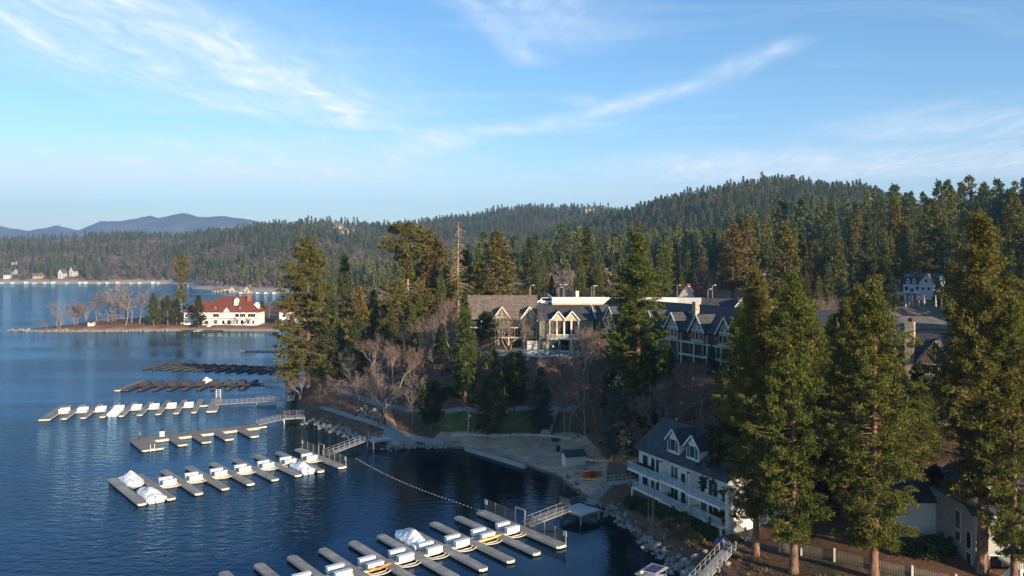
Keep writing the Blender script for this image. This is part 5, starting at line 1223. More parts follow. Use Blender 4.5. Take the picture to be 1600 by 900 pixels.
platform('small pier halfway along the low gangway', (-68.5, 217.5), math.radians(8), 5, 2.2, 1.0, 'dock_grey', (((-2.5, 1.1), (2.5, 1.1)),))
steps('shore_stairs', Vector((11.9, 119.9, 1.5)), Vector((15.3, 124.6, 3.3)), 1.5, 12, 'wood_grey', 'weathered stairs rising from the platform to the timber bridge')
gangway('weathered timber bridge between the stairs and the white house', (15.3, 124.6, 3.45), (19.4, 125.8, 3.6), 1.5)
gangway('sloping timber ramp in front of the white house leading off the shore', (27.2, 97.5, 3.0), (19.6, 88.0, 1.0), 1.6)

# boats under wrap, kayaks, solar boat
def wrapped_boat(loc, rz, label, L=7.0, B=2.5, H=1.7, seed=0, motor=True):
    r = random.Random(seed); t = thing('wrapped_boat', loc, rz, label, 'boat', 'boats under white wrap'); ns, nc = 17, 13; v = []
    for i in range(ns):
        u = i / (ns - 1); x = (u - .5) * L; wd = B / 2 * (1 if u < .66 else max(.12, 1 - ((u - .66) / .36) ** 1.7)); pk = H * float(np.interp(u, [0, .06, .16, .30, .42, .60, .82, 1.0], [.30, .55, .62, 1.0, .94, .62, .48, .20])) + .10 * math.sin(i * 2.3 + seed)
        for j in range(nc):
            a = (j / (nc - 1) - .5) * 2; q = abs(a)
            if q > .99: y, z = a * wd, .05
            elif q > .75: y, z = a / q * wd * 1.02, .42 + .10 * math.sin(i * 1.7 + j)
            else: y, z = a * wd * 1.25, .50 + max(.04, pk - .45) * (1 - (q / .82) ** 1.25)
            v.append((x + r.uniform(-.07, .07), y + r.uniform(-.05, .05), .28 + z + r.uniform(-.07, .07) * (q < .95)))
    f_ = [(i * nc + j, i * nc + j + 1, (i + 1) * nc + j + 1, (i + 1) * nc + j) for i in range(ns - 1) for j in range(nc - 1)] + [tuple(range(nc)), tuple(reversed(range((ns - 1) * nc, ns * nc)))]
    mesh('wrap', t, 'shrink_wrap', v, f_, False)
    hv = []
    for i in range(9):
        u = i / 8; x = (u - .5) * L * 1.0; wd = B / 2 * .93 * min(1, (1.03 - u) * 3.0) ** .6
        hv += [(x, -wd, .3), (x, -wd * .8, -.1), (x, 0, -.35), (x, wd * .8, -.1), (x, wd, .3)]
    mesh('hull', t, 'car_white', hv, [(i * 5 + j, i * 5 + j + 1, i * 5 + j + 6, i * 5 + j + 5) for i in range(8) for j in range(4)] + [(0, 1, 2, 3, 4)], True)
    if motor: lathe('outboard', t, 'shrink_wrap', [(.12, -.2), (.28, .2), (.32, .7), (.2, 1.05)], 8, (-L / 2 - .25, 0, .1))
    return t
F_A = math.atan2(-.788, .617)
def berth(dock, x, y, label, flip=False, **kw): return wrapped_boat(local(dock, x, y, .05), dock.rotation_euler.z + math.pi / 2 + (math.pi if flip else 0), label, **kw)
berth(dA, s1 * 3.5, -5.2, 'white shrink wrapped motorboat in a slip of the nearest dock', True, L=7.2, H=1.9, seed=1)
berth(dB, s2 * 1.5, 5.4, 'white wrapped boat beside the gate of the second dock', True, L=7.4, H=1.5, seed=2)
berth(dB, s2 * 7.5, -4.6, 'wrapped boat with a high peak at the outer end of the second dock', False, L=7.6, B=3.0, H=1.75, seed=3)
berth(dB, s2 * 7.5, 5.2, 'low wrapped boat moored end to end behind the high peaked one', True, L=8.2, B=3.0, H=1.5, seed=4)
berth(dD, s4 * 5.5, 5.0, 'white wrapped boat lying at the grey third dock', True, L=7.2, B=2.7, H=1.9, seed=6)
berth(dE, s5 * 4.5, -5.0, 'white wrapped boat behind the brown dock', False, L=6.5, H=1.6, seed=7)
def kayak(loc, rz, mat, mat2, label, L=3.4, tilt=(0, 0), group=None):
    t = thing('kayak', loc, rz, label, 'kayak', group); t.rotation_euler = (tilt[0], tilt[1], rz); ns, nc = 13, 10; v = []
    for i in range(ns):
        u = i / (ns - 1) * 2 - 1; s = max(.02, 1 - abs(u) ** 2.3)
        for j in range(nc):
            a = 2 * math.pi * j / nc; v.append((u * L / 2, .38 * s ** .8 * math.cos(a), .18 + .16 * s ** .6 * math.sin(a) + .10 * u * u))
    mesh('hull', t, mat, v, [(i * nc + j, i * nc + (j + 1) % nc, (i + 1) * nc + (j + 1) % nc, (i + 1) * nc + j) for i in range(ns - 1) for j in range(nc)], True)
    lathe('cockpit', t, 'cloth_dark', [(.30, .30), (.30, .37), (.24, .37), (.2, .33)], 10, (.1, 0, 0))
    o = box('deck_panel', t, mat2, -1.35, -.5, -.17, .17, .325, .36)
    o2 = box('deck_panel', t, mat2, .7, 1.35, -.16, .16, .325, .36)
    return t
kayak(local(dA, s1 * 5.45, 2.0, .62), dA.rotation_euler.z + .15, 'kayak_orange', 'kayak_yellow', 'orange kayak lying across the lift frame of the nearest dock', 3.9, (.35, 0))
kayak(local(dA, s1 * 1.5, 2.0, .62), dA.rotation_euler.z + .05, 'kayak_yellow', 'kayak_yellow', 'pale yellow kayak resting on the nearest dock by the gate', 3.9, (.35, 0))
bp0 = T(925, 748)
for i, (dx, dy, dz, m1, m2, lab) in enumerate([(0, 0, .0, 'kayak_red', 'kayak_yellow', 'red kayak at the bottom of the stack beside the shed'), (.2, .75, .0, 'kayak_red', 'kayak_orange', 'red kayak behind the bottom one of the stack by the shed'), (-.3, -.8, .0, 'kayak_yellow', 'kayak_red', 'yellow kayak lying in front of the stack near the shed'),
        (.1, .3, .42, 'kayak_red', 'kayak_red', 'red kayak in the middle of the stack by the shed'), (.0, .35, .84, 'kayak_red', 'kayak_yellow', 'red and yellow kayak on top of the stack by the shed'), (.15, .9, .44, 'kayak_orange', 'kayak_red', 'orange kayak leaning behind the stack by the shed')]):
    kayak((bp0.x + dx, bp0.y + dy, hz(bp0.x + dx, bp0.y + dy) + dz), .06 * (i - 2), m1, m2, lab, 3.9, (0, 0), 'kayaks stacked by the shed')
sb = thing('solar_boat', (16.8, 92.6, 0), .9, 'small boat with solar panels on its flat roof below the timber ramp', 'boat')
mesh('hull', sb, 'car_white', [(-3, -1.1, .5), (-3, 1.1, .5), (2, 1.1, .6), (3.2, 0, .7), (2, -1.1, .6), (-3, -.9, -.3), (-3, .9, -.3), (2, .8, -.3), (2.8, 0, -.2), (2, -.8, -.3)], [(0, 4, 3, 2, 1), (0, 1, 6, 5), (1, 2, 7, 6), (2, 3, 8, 7), (3, 4, 9, 8), (4, 0, 5, 9)])
box('canopy', sb, 'dock_grey', -2.6, 1.6, -1.1, 1.1, 2.15, 2.25)
for x in (-2.4, 1.3):
    for y in (-.95, .9): box('canopy_post', sb, 'galvanised', x, x + .06, y, y + .06, .5, 2.15)
for i in range(3):
    for j in range(2): box('solar_panel', sb, 'solar_cell', -1.2 + i * .85, -.4 + i * .85, -.85 + j * .8, -.1 + j * .8, 2.26, 2.29)
box('panel_frame', sb, 'white_paint', -1.28, 1.4, -.93, .78, 2.252, 2.27); lathe('horn', sb, 'white_paint', [(.25, 0), (.2, .2)], 8, (-1.9, .6, 2.25))
# swim rope
rp = thing('swim_rope', (0, 0, 0), 0, 'line of small white floats closing off the swimming bay', 'rope'); a, b_ = G(556, 716, .05), G(752, 798, .05); m_ = MB(); m2 = MB(); n_ = 46
def sag(t): p = a.lerp(b_, t); return p + Vector((math.sin(t * math.pi) * -1.2, -math.sin(t * math.pi) * .8, 0))
m_.tube([sag(i / 30) for i in range(31)], .012, 4)
for i in range(n_):
    p = sag((i + .5) / n_); m2.tube([p + Vector((-.10, 0, 0)), p, p + Vector((.10, 0, 0))], [.012, .038, .012], 5)
m_.build('line', rp, 'dock_tan'); fo = m2.build('floats', rp, 'white_paint'); fo['kind'] = 'stuff'

# ------------------------------------------------------------------ beach things
sp = T(897, 730); sh = thing('beach_shed', (sp.x, sp.y + 1.2, sp.z), math.radians(14), 'small tan shed with dark roof on the sand', 'shed')
body('wall', sh, 'shed_wood', -1.9, 1.9, -1.4, 1.4, -.4, 2.1, 2.9, 'x'); roof('roof', sh, 'roof_slate', -1.9, 1.9, -1.4, 1.4, 2.1, 2.95, 'x', .2, .2, .1)
box('door', sh, 'white_paint', -1.98, -1.9, -.95, .95, 0, 1.95); box('door_seam', sh, 'wood_grey', -1.99, -1.97, -.02, .02, 0, 1.95)
for x in (-1.9, -.95, 0, .95, 1.84): box('batten', sh, 'cream_trim', x, x + .06, -1.43, -1.38, -.3, 2.08)
p = T(868, 690); fr = thing('fire_ring', p, 0, 'black round fire ring on the sand', 'fire pit'); lathe('ring', fr, 'dark_metal', [(.75, 0), (.85, .5), (.75, .5), (.65, .05)], 14); lathe('grate', fr, 'dark_metal', [(.74, .42), (.74, .46), (.1, .46)], 14)
p = T(872, 706); tb = thing('trash_barrel', p, 0, 'black barrel standing on the sand near the shed', 'barrel'); lathe('drum', tb, 'dark_metal', [(.38, 0), (.4, .05), (.4, 1.0), (.42, 1.05)], 12); lathe('lid', tb, 'dark_metal', [(.43, 1.05), (.43, 1.12), (.1, 1.2)], 12)
p = T(732, 680); lp = thing('light_pole', p, 0, 'slim pale pole with small floodlight at the lawn wall', 'pole'); lathe('pole', lp, 'concrete', [(.12, -.3), (.09, 5.2)], 8); box('floodlight', lp, 'white_paint', .1, .5, -.15, .15, 4.0, 4.25)
for i, (px_, py_, h) in enumerate(((618.5, 648, 2.9), (572, 624, 1.3), (604, 632, 1.1), (751, 680, .9))):
    p = T(px_, py_); t = thing('path_lamp', p, 0, ['taller path lamp beside the timber stairs', 'low path lamp on the upper path west of the stairs', 'low path lamp just above the timber stairs', 'small post lamp at the foot of the lawn'][i], 'lamp', 'lamps along the paths')
    lathe('post', t, 'wood_grey', [(.06, -.2), (.05, h)], 6); lathe('lamp_head', t, 'white_paint', [(.05, h), (.16, h + .06), (.14, h + .3), (.03, h + .38)], 8)
p = local(dC, 21.5, -.6, .5); bn = thing('dock_bin', p, .2, 'white bin with black lid on the tan dock', 'bin'); box('bin_body', bn, 'locker_white', -.45, .45, -.4, .4, 0, 1.1); lathe('lid', bn, 'dark_metal', [(.42, 1.1), (.36, 1.35), (.2, 1.6), (.05, 1.65)], 10)
box('door', bn, 'cream_trim', -.2, .2, -.42, -.4, .2, .9)
ld = thing('swim_ladder', local(dC, 26.2, 11.3, .5), dC.rotation_euler.z, 'white swim ladder on the end block of the tan dock', 'ladder')
for x in (-.4, .4): m_ = MB(); m_.tube([(x, -.5, 0), (x, -.4, .9), (x, .1, 1.0), (x, .12, -1.0)], .06, 5); m_.build('rail', ld, 'white_paint', True)
for z in (-.7, -.35, 0): box('rung', ld, 'white_paint', -.4, .4, .08, .16, z, z + .06)
ld2 = thing('dock_ladder', local(dD, -.4, -10.2, .5), dD.rotation_euler.z, 'tall white ladder frame at the gate of the grey third dock', 'ladder')
for x in (-.6, .6): box('rail', ld2, 'white_paint', x - .06, x + .06, -.06, .06, 0, 2.6)
for z in (.6, 1.2, 1.8, 2.4): box('rung', ld2, 'white_paint', -.6, .6, -.04, .04, z, z + .08)
p = T(1126, 848); bt = thing('beach_cart', p, .5, 'blue folded tarp cover on the path by the white house', 'cover'); mesh('sheet', bt, 'tarp_blue', [(-.9, -.6, 0), (.9, -.6, 0), (.9, .6, 0), (-.9, .6, 0), (-.5, -.1, .75), (.6, .0, .6)], [(0, 1, 5, 4), (1, 2, 5), (2, 3, 4, 5), (3, 0, 4), (3, 2, 1, 0)])

# fences
def picket_fence(label, pts_, h=1.45, mat='concrete', pm='mesh_fence'):
    t = thing('picket_fence', (0, 0, 0), 0, label, 'fence')
    for i, (a, b_) in enumerate(zip(pts_, pts_[1:])):
        a, b_ = Vector((*a, hz(*a))), Vector((*b_, hz(*b_))); m_ = MB(); L = (b_ - a).length; k = int(L / .16)
        for j in range(1, k): q = a.lerp(b_, j / k); m_.box(q.x - .025, q.x + .025, q.y - .02, q.y + .02, q.z + .08, q.z + h - .12)
        for hh in (.3, h - .2): m_.tube([a + Vector((0, 0, hh)), b_ + Vector((0, 0, hh))], .04, 4)
        pn = m_.build('picket_panel', t, pm); pn['kind'] = 'stuff'
        box('post', t, mat, a.x - .12, a.x + .12, a.y - .12, a.y + .12, a.z - .3, a.z + h + .12)
    e = Vector((*pts_[-1], hz(*pts_[-1]))); box('post', t, mat, e.x - .12, e.x + .12, e.y - .12, e.y + .12, e.z - .3, e.z + h + .12)
picket_fence('long picket fence with white posts running below the big pines', [(30.8, 98.2), (33.0, 96.2), (35.0, 94.5), (37.8, 91.6), (41.0, 88.4), (44.0, 85.9), (47.5, 83.6), (51, 81.5)])
picket_fence('short board fence beside the end of the white house', [(29.4, 104.0), (30.2, 101.0), (30.8, 98.6)], 1.6, 'concrete', 'wood_grey')
picket_fence('grey board fence at the shore end of the timber bridge', [(19.2, 129.5), (19.6, 127.6), (19.9, 125.9)], 1.7, 'wood_grey', 'wood_grey')

# ------------------------------------------------------------------ people
def person(loc, rz, label, top='cloth_dark', legs='cloth_dark', lean=0.0, arms=(.25, .25), stride=.12):
    t = thing('person', loc, rz, label, 'person')
    P_ = {'pel': (0, 0, .95), 'wst': (0, .01, 1.12), 'chs': (0, -.01 - lean * .2, 1.35), 'nk': (0, -lean * .3, 1.50), 'hd': (0, -.02 - lean * .35, 1.60), 'ht': (0, -.01 - lean * .35, 1.72)}
    E_ = [('pel', 'wst'), ('wst', 'chs'), ('chs', 'nk'), ('nk', 'hd'), ('hd', 'ht')]; R_ = {'pel': .14, 'wst': .125, 'chs': .145, 'nk': .055, 'hd': .095, 'ht': .07}
    for s, nm in ((-1, 'l'), (1, 'r')):
        st = stride * s; ar = arms[0 if s < 0 else 1]
        for k_, c_, r_ in (('hip', (s * .09, 0, .90), .095), ('kn', (s * .10, -.03 + st * .5, .50), .062), ('an', (s * .10, st, .09), .045), ('to', (s * .11, st - .15, .04), .04), ('sh', (s * .17, 0, 1.40), .065), ('el', (s * .24, -.02, 1.13), .048), ('wr', (s * .24, -ar * .6, .92 + ar * .3), .036), ('ha', (s * .235, -ar * .6 - .05, .83 + ar * .3), .034)): P_[nm + k_] = c_; R_[nm + k_] = r_
        E_ += [('pel', nm + 'hip'), (nm + 'hip', nm + 'kn'), (nm + 'kn', nm + 'an'), (nm + 'an', nm + 'to'), ('chs', nm + 'sh'), (nm + 'sh', nm + 'el'), (nm + 'el', nm + 'wr'), (nm + 'wr', nm + 'ha')]
    ks = list(P_); me = bpy.data.meshes.new('body'); me.from_pydata([P_[k] for k in ks], [(ks.index(a), ks.index(b_)) for a, b_ in E_], []); o = link(bpy.data.objects.new('body', me), t)
    md = o.modifiers.new('skin', 'SKIN'); o.modifiers.new('sub', 'SUBSURF').levels = 1; o.modifiers['sub'].render_levels = 1
    for i, k in enumerate(ks): me.skin_vertices[0].data[i].radius = (R_[k], R_[k] * (.75 if k in ('chs', 'wst', 'pel') else 1)); me.skin_vertices[0].data[i].use_root = (k == 'pel')
    nm_ = 'clothed_%s_%s' % (top, legs)
    if nm_ not in MAT:
        m_, n, b = principled(nm_); z = n.new('ShaderNodeSeparateXYZ'); n.set(z.inputs[0], n.new('ShaderNodeTexCoord').outputs['Object'])
        col = lambda q: tuple(MAT[q].node_tree.nodes['Mix'].inputs[7].default_value)[:3]
        c = n.mix(n.math('GREATER_THAN', z.outputs[2], .98), col(legs), col(top)); c = n.mix(n.math('GREATER_THAN', z.outputs[2], 1.49), c, (.45, .28, .2)); n.set(b.inputs['Base Color'], c); b.inputs['Roughness'].default_value = .85
    me.materials.append(MAT[nm_])
    lathe('hair', t, 'hair', [(.085, 1.62), (.112, 1.68), (.095, 1.75), (.03, 1.79)], 10, (0, .025 - lean * .35, 0))
    return t
p = T(797, 684); person(p, .6, 'person in dark clothes standing on the sand by the lawn wall', stride=.16)
person(local(dC, 26.3, -.2, .5), 2.2, 'person in a green top standing at the end of the tan dock', 'cloth_green', 'cloth_dark', .3, (.5, .5), .05)
person((11.0, 209.3, 15.62), .5, 'person in a white top by the lobby entrance', 'cloth_white', 'cloth_dark'); person((12.6, 209.0, 15.62), -.4, 'person in dark clothes beside the one in white at the lobby', 'cloth_dark', 'cloth_dark'); person((17.6, 209.2, 15.62), 1.0, 'person in pale clothes at the lobby corner column', 'cloth_white', 'cloth_white')
# ------------------------------------------------------------------ trees placed one by one
big = [conifer(36, 5.5, 6.8, 201, 'pine', .62, 8, 7, 7, .50, .085, 'pine_needles', 'red_bark', clump=.6, gap=.16, puff=7, pr=.5, rough=(.35, 1.3)), conifer(36, 4.5, 7.2, 202, 'pine', .62, 8, 7, 7, .50, .085, 'pine_needles', 'red_bark', clump=.6, gap=.16, puff=7, pr=.5, rough=(.35, 1.3)), conifer(36, 8.0, 6.6, 203, 'pine', .62, 8, 7, 7, .50, .085, 'pine_needles', 'red_bark', clump=.6, gap=.16, puff=7, pr=.5, rough=(.35, 1.3))]
cen = conifer(41, 6.0, 6.8, 204, 'pine', .66, 8, 6, 6, .62, .12, 'pine_needles', 'pine_bark', clump=.6, gap=.08, puff=7, pr=.6, rough=(.4, 1.25))
lef = conifer(45, 5.5, 11.5, 205, 'wide', .8, 7, 8, 7, .75, .17, 'old_pine_needles', 'pine_bark', clump=.8, gap=.2, puff=7, pr=.8, rough=(.3, 1.25))
med = [conifer(30, 4.0, 5.2, 210 + i, ('wide', 'cone', 'pine', 'cone')[i], .9, 7, 8, 7, .95, .28, ('old_pine_needles', 'fir_needles', 'pine_needles', 'cedar_needles')[i], 'pine_bark', clump=.8, gap=.08) for i in range(4)]
drk = conifer(40, 3.0, 6.0, 221, 'wide', .85, 7, 9, 8, .95, .28, 'fir_needles', 'pine_bark', clump=.8, gap=.05)
old = conifer(43, 15.0, 11.5, 222, 'flat', .95, 8, 24, 9, .85, .25, 'old_pine_needles', 'dead_wood', clump=1.0, gap=.18, trunk_r=.62, drop=.05, upper=.22)
old2 = conifer(36, 10.0, 7.0, 223, 'flat', 1.0, 7, 18, 9, .85, .25, 'old_pine_needles', 'dead_wood', clump=1.0, gap=.2, trunk_r=.5)
ced = conifer(24, 2.0, 4.0, 224, 'cone', .55, 8, 8, 8, .65, .22, 'cedar_needles', 'red_bark', clump=.7, gap=.03)
spr = conifer(13.5, .8, 3.9, 225, 'cone', .42, 10, 7, 8, .50, .15, 'spruce_needles', 'pine_bark', clump=.35, gap=.02, drop=.12, upper=.2)
rnd = conifer(14, 3.5, 3.2, 226, 'round', .5, 8, 9, 9, .55, .18, 'fir_needles', 'red_bark', clump=.6, gap=.02)
yng = conifer(19, 2.5, 4.6, 227, 'wide', .6, 7, 9, 8, .70, .2, 'fir_needles', 'pine_bark', clump=.6, gap=.05)
# dead snag: bare limbs only, a thin skirt of green below
_r = np.random.default_rng(8); zs = np.linspace(-.5, 46, 12); paths = [(np.column_stack([np.cumsum(_r.normal(0, .06, 12)), np.zeros(12), zs]), .62 * (1 - zs / 52) + .05)]
for z in np.concatenate([np.linspace(11, 44, 70)]):
    a = _r.uniform(0, 6.28); L = _r.uniform(2.5, 8.0) * (1.2 - z / 52); q = np.linspace(0, 1, 6)[:, None]; d = np.array([math.cos(a), math.sin(a), -.05])
    paths.append((np.array([0, 0, z]) + d * L * q + np.array([0, 0, 1.0]) * L * (-.45 * q ** 2 + .18 * q), (.19 * (1 - q[:, 0] * .75))))
    for _ in range(3):
        s = _r.uniform(.3, .9); b0 = np.array([0, 0, z]) + d * L * s + np.array([0, 0, L * (-.45 * s * s + .18 * s)]); dd = d + _r.normal(0, .7, 3); paths.append((b0 + dd * q * L * .28, .09 * (1 - q[:, 0] * .8)))
sv, sq = tubes(paths, 5); snag_t = np_mesh('trunk', sv, sq, 'dead_wood', True)
Cn = np.column_stack([_r.normal(0, 1.6, 260), _r.normal(0, 1.6, 260), _r.uniform(9, 26, 260)]); bv, bq = blades(Cn, np.tile([0, 0, .4], (260, 1)), 7, .8, .22, _r); snag_c = np_mesh('crown', bv, bq, 'old_pine_needles')
def put(name, me, base, label, h=None, h0=1.0, rz=0.0, group=None, wide=1.0, cat='tree', top=None):
    if top: h = CAMH - base.y * (top - HOR) / F - base.z
    s = (h / h0) if h else 1.0
    return plant(name, me, (base.x, base.y, base.z - .15), label, cat, group, s, rz, s * wide)
def gp(px, d):
    p = R(px, d); p.z = hz(p.x, p.y); return p
put('shore_pine', lef, gp(481, 208), 'tall broad pine at the tip of the headland beside the docks', 45, 45, wide=1.18, top=372)
put('shore_fir', drk, gp(539, 250), 'dark dense fir behind the broad headland pine', 36, 40, .4, None, .95, top=397)
put('shore_fir', yng, gp(517, 206), 'lower dark pine leaning on the broad headland pine', 25, 19, 1.0, None, .9)
put('young_fir', yng, gp(458, 214), 'small dark pine low at the water edge under the headland pine', 14, 19, 2.0)
put('old_pine', old, gp(637, 232), 'old flat topped pine with bare grey limbs above the cove', 44.5, 43, .3, None, 1.1, top=350)
put('old_pine', old2, gp(676, 238), 'ragged pine with a broken pale trunk between the flat topped pine and the dead one', 40, 36, 1.2, None, 1.2, top=378)
put('dead_pine', (snag_t, snag_c), gp(717, 226), 'dead bare pine with drooping grey limbs beside the lodge', 46, 46, .5, top=346)
for i, (px_, d_, h_, v, lab) in enumerate([(600, 236, 470, 3, 'short bright conifer at the foot of the flat topped pine'), (612, 214, 480, 1, 'dark conifer before the flat topped pine'), (655, 210, 465, 2, 'bushy pine under the broken trunked pine'), (583, 246, 455, 2, 'olive pine left of the flat topped pine'), (748, 236, 400, 3, 'narrow green conifer right behind the dead pine'), (700, 232, 415, 2, 'green pine close behind the dead one'), (562, 222, 448, 2, 'olive pine between the dense fir and the cove'), (624, 216, 438, 0, 'lit pine close before the flat topped pine'), (690, 216, 436, 3, 'bright conifer before the dead pine'), (662, 252, 386, 0, 'full lit pine between the flat topped and the broken trunked pine'), (728, 248, 392, 2, 'pine just behind the dead bare one toward the lodge'), (576, 270, 480, 1, 'dark conifer in the gap behind the dense fir'),
        (775, 236, 362, 0, 'full olive pine rising behind the sunlit lodge roof'), (827, 262, 372, 1, 'slender brownish conifer behind the white van'), (836, 248, 420, 1, 'lower conifer beside the slender brownish one'), (862, 275, 430, 3, 'small conifer between the van and the tall fir'), (918, 262, 355, 1, 'tall cone shaped fir behind the notice board'), (906, 256, 400, 3, 'shorter conifer at the foot of the tall cone shaped fir'), (936, 258, 415, 2, 'bushy conifer at the tall fir, toward the big pine'), (1040, 262, 385, 2, 'pale pine just behind the big central pine'), (1031, 250, 390, 3, 'narrow conifer touching the big central pine'),
        (1145, 254, 350, 0, 'broad pine behind the green gabled entrance house'), (1225, 222, 348, 0, 'tall lit pine above the cars'), (1252, 230, 365, 1, 'slim fir beside the tall lit pine above the cars'), (1175, 262, 400, 1, 'fir between the entrance house and the tall lit pine'), (1400, 300, 312, 2, 'tall single pine with bare lower trunk standing out on the slope'), (1455, 262, 312, 0, 'big lit pine right behind the hillside house'), (1305, 262, 385, 1, 'grey green fir halfway up the slope'), (1355, 242, 350, 1, 'tall narrow fir left of the hillside house'), (1378, 236, 400, 1, 'small thin fir beside the flagpole'), (1540, 190, 395, 2, 'tall pine behind the stone chimney wing'), (1580, 270, 300, 0, 'olive pine beside the grey roofed building'), (1466, 225, 432, 1, 'thin conifer in front of the hillside house')]):
    put('lodge_conifer' if px_ > 700 else 'cove_conifer', med[v], gp(px_, d_), lab, None, 30, i * 1.3, None, {775: 1.7, 918: 1.35, 1145: 1.5, 1225: 1.5, 1455: 1.3, 748: 1.3, 700: 1.4, 827: 1.2}.get(px_, 1.15 if v == 1 else 1.3), top=h_)
put('central_pine', cen, gp(997, 139), 'tall full pine in the middle of the shore below the lodge', 41, 41, .7, None, 1.5, top=366)
put('slope_cedar', ced, gp(727, 164), 'bright green narrow cedar in front of the dead pine', 24, 24, .2)
put('slope_tree', rnd, gp(804, 158), 'dark rounded evergreen below the pool terrace', 14.5, 14, .4)
put('blue_spruce', spr, gp(845, 153), 'blue spruce beside the grey garden stairs', 14, 13.5)
put('slope_pine', yng, gp(769, 150), 'dark pine at the edge of the lawn', 19, 19, .6)
put('slope_pine', rnd, gp(673, 152.5), 'small dark rounded pine at the upper corner of the lawn', 11, 14, .6, None, 1.2)
put('slope_pine', yng, gp(690, 176), 'pine on the brown slope below the sunlit wing', 13, 19, 2.2)
put('slope_pine', yng, gp(560, 200), 'dark pine over the upper path near the headland', 18, 19, 2.8)
put('slope_pine', ced, gp(645, 186), 'lit cedar above the upper path under the flat topped pine', 17, 24, 2.2)
for i, (px_, d_, h_, me, h0, lab) in enumerate([(965, 128, 15, spr, 13.5, 'bluish conifer between the kayaks and the big pine'), (955, 150, 14, yng, 19, 'dark young pine behind the bluish conifer'), (1015, 132, 17, yng, 19, 'dark pine beside the trunk of the big central pine'), (1040, 150, 8, rnd, 14, 'rounded evergreen under the lodge balconies'), (1112, 142, 6, spr, 13.5, 'small blue spruce against the shaded lodge balconies'), (760, 181, 12, rnd, 14, 'round dark evergreen before the sunlit wing')]):
    put('slope_conifer', me, gp(px_, d_), lab, h_, h0, i * 1.1)
RP = [(1182, 85, 418, 0, 'big pine with lit crown nearest the white balcony house'), (1240, 79.5, 430, 1, 'lit pine with pale trunk in front of the picket fence'), (1365, 76.5, 437, 1, 'lit pine with a bare trunk in the middle of the picket fence'), (1342, 84, 445, 0, 'slim pine just behind the fence beside the bare trunked one'), (1319, 92, 470, 1, 'darker pine behind the fence between two lit ones'), (1533, 77, 335, 2, 'thick trunked tall pine in front of the grey cabin'), (1585, 74, 470, 1, 'pine overhanging the deck of the grey cabin'), (1438, 100, 590, 1, 'pine growing behind the wing of the grey cabin'), (1503, 104, 480, 0, 'pine behind the roof of the grey cabin'), (1600, 98, 440, 2, 'pine at the far corner of the grey cabin'),
      (1158, 112, 480, 1, 'dark pine right behind the white balcony house'), (1166, 124, 462, 0, 'dark pine at the near end of the shaded lodge wing'), (1185, 104, 440, 2, 'shadowed pine at the end wall of the white house'), (1222, 112, 440, 0, 'tall dark pine behind the lit pair by the fence'), (1268, 104, 480, 1, 'shaded pine in the thick stand above the fence'), (1374, 121, 470, 2, 'narrow pine directly left of the chimney wing'), (1300, 116, 490, 2, 'pine with bare limbs in the thick stand above the fence'), (1345, 108, 455, 1, 'full pine in the stand left of the stone chimney'), (1366, 118, 480, 0, 'pine just left of the stone chimney'), (1180, 128, 425, 1, 'bushy pine hiding the end of the lodge wing'), (1240, 132, 455, 2, 'pine in front of the blue grey roof'), (1500, 124, 480, 1, 'pine between the stone chimney and the cabin'), (1545, 116, 420, 0, 'lit pine above the cabin roof'), (1580, 126, 455, 2, 'pine at the edge of the stand beside the grey roofed building'), (1640, 110, 430, 0, 'pine at the very edge of the stand behind the cabin')]
for i, (px_, d_, h_, v, lab) in enumerate(RP):
    put('shore_ponderosa', big[v], gp(px_, d_), lab, None, 36, i * 2.1, None, 1.0 + .12 * (i % 3 - 1), top=h_)
for i, (px_, d_, h_, v, lab) in enumerate([(1160, 95, 25, 0, 'low dark pine covering the end wall of the white house'), (1275, 94, 17, 1, 'low shaded conifer just behind the picket fence posts'), (1310, 101, 16, 0, 'shaded young pine deeper behind the picket fence'), (1398, 101, 15, 1, 'shaded young conifer beside the cabin wing'), (1212, 100, 18, 1, 'dense shaded conifer between the white house and the fence'), (1432, 112, 12, 0, 'short young pine in front of the chimney wing'), (1412, 105, 13, 0, 'young pine below the chimney beside the dark stand'), (1450, 103, 11, 1, 'dense young conifer behind the cabin wing roof'), (1488, 196, 12, 0, 'young pine below the parked blue car'), (1392, 214, 13, 0, 'young pine left of the bollard row'), (1462, 110, 10, 0, 'young pine between the cabin and the chimney wing'), (1250, 118, 15, 0, 'young pine in the dark under the tall stand')]):
    put('understory_conifer', (yng, drk)[v], gp(px_, d_), lab, h_, (19, 40)[v], i * .9, None, (1.1, 1.5)[v])
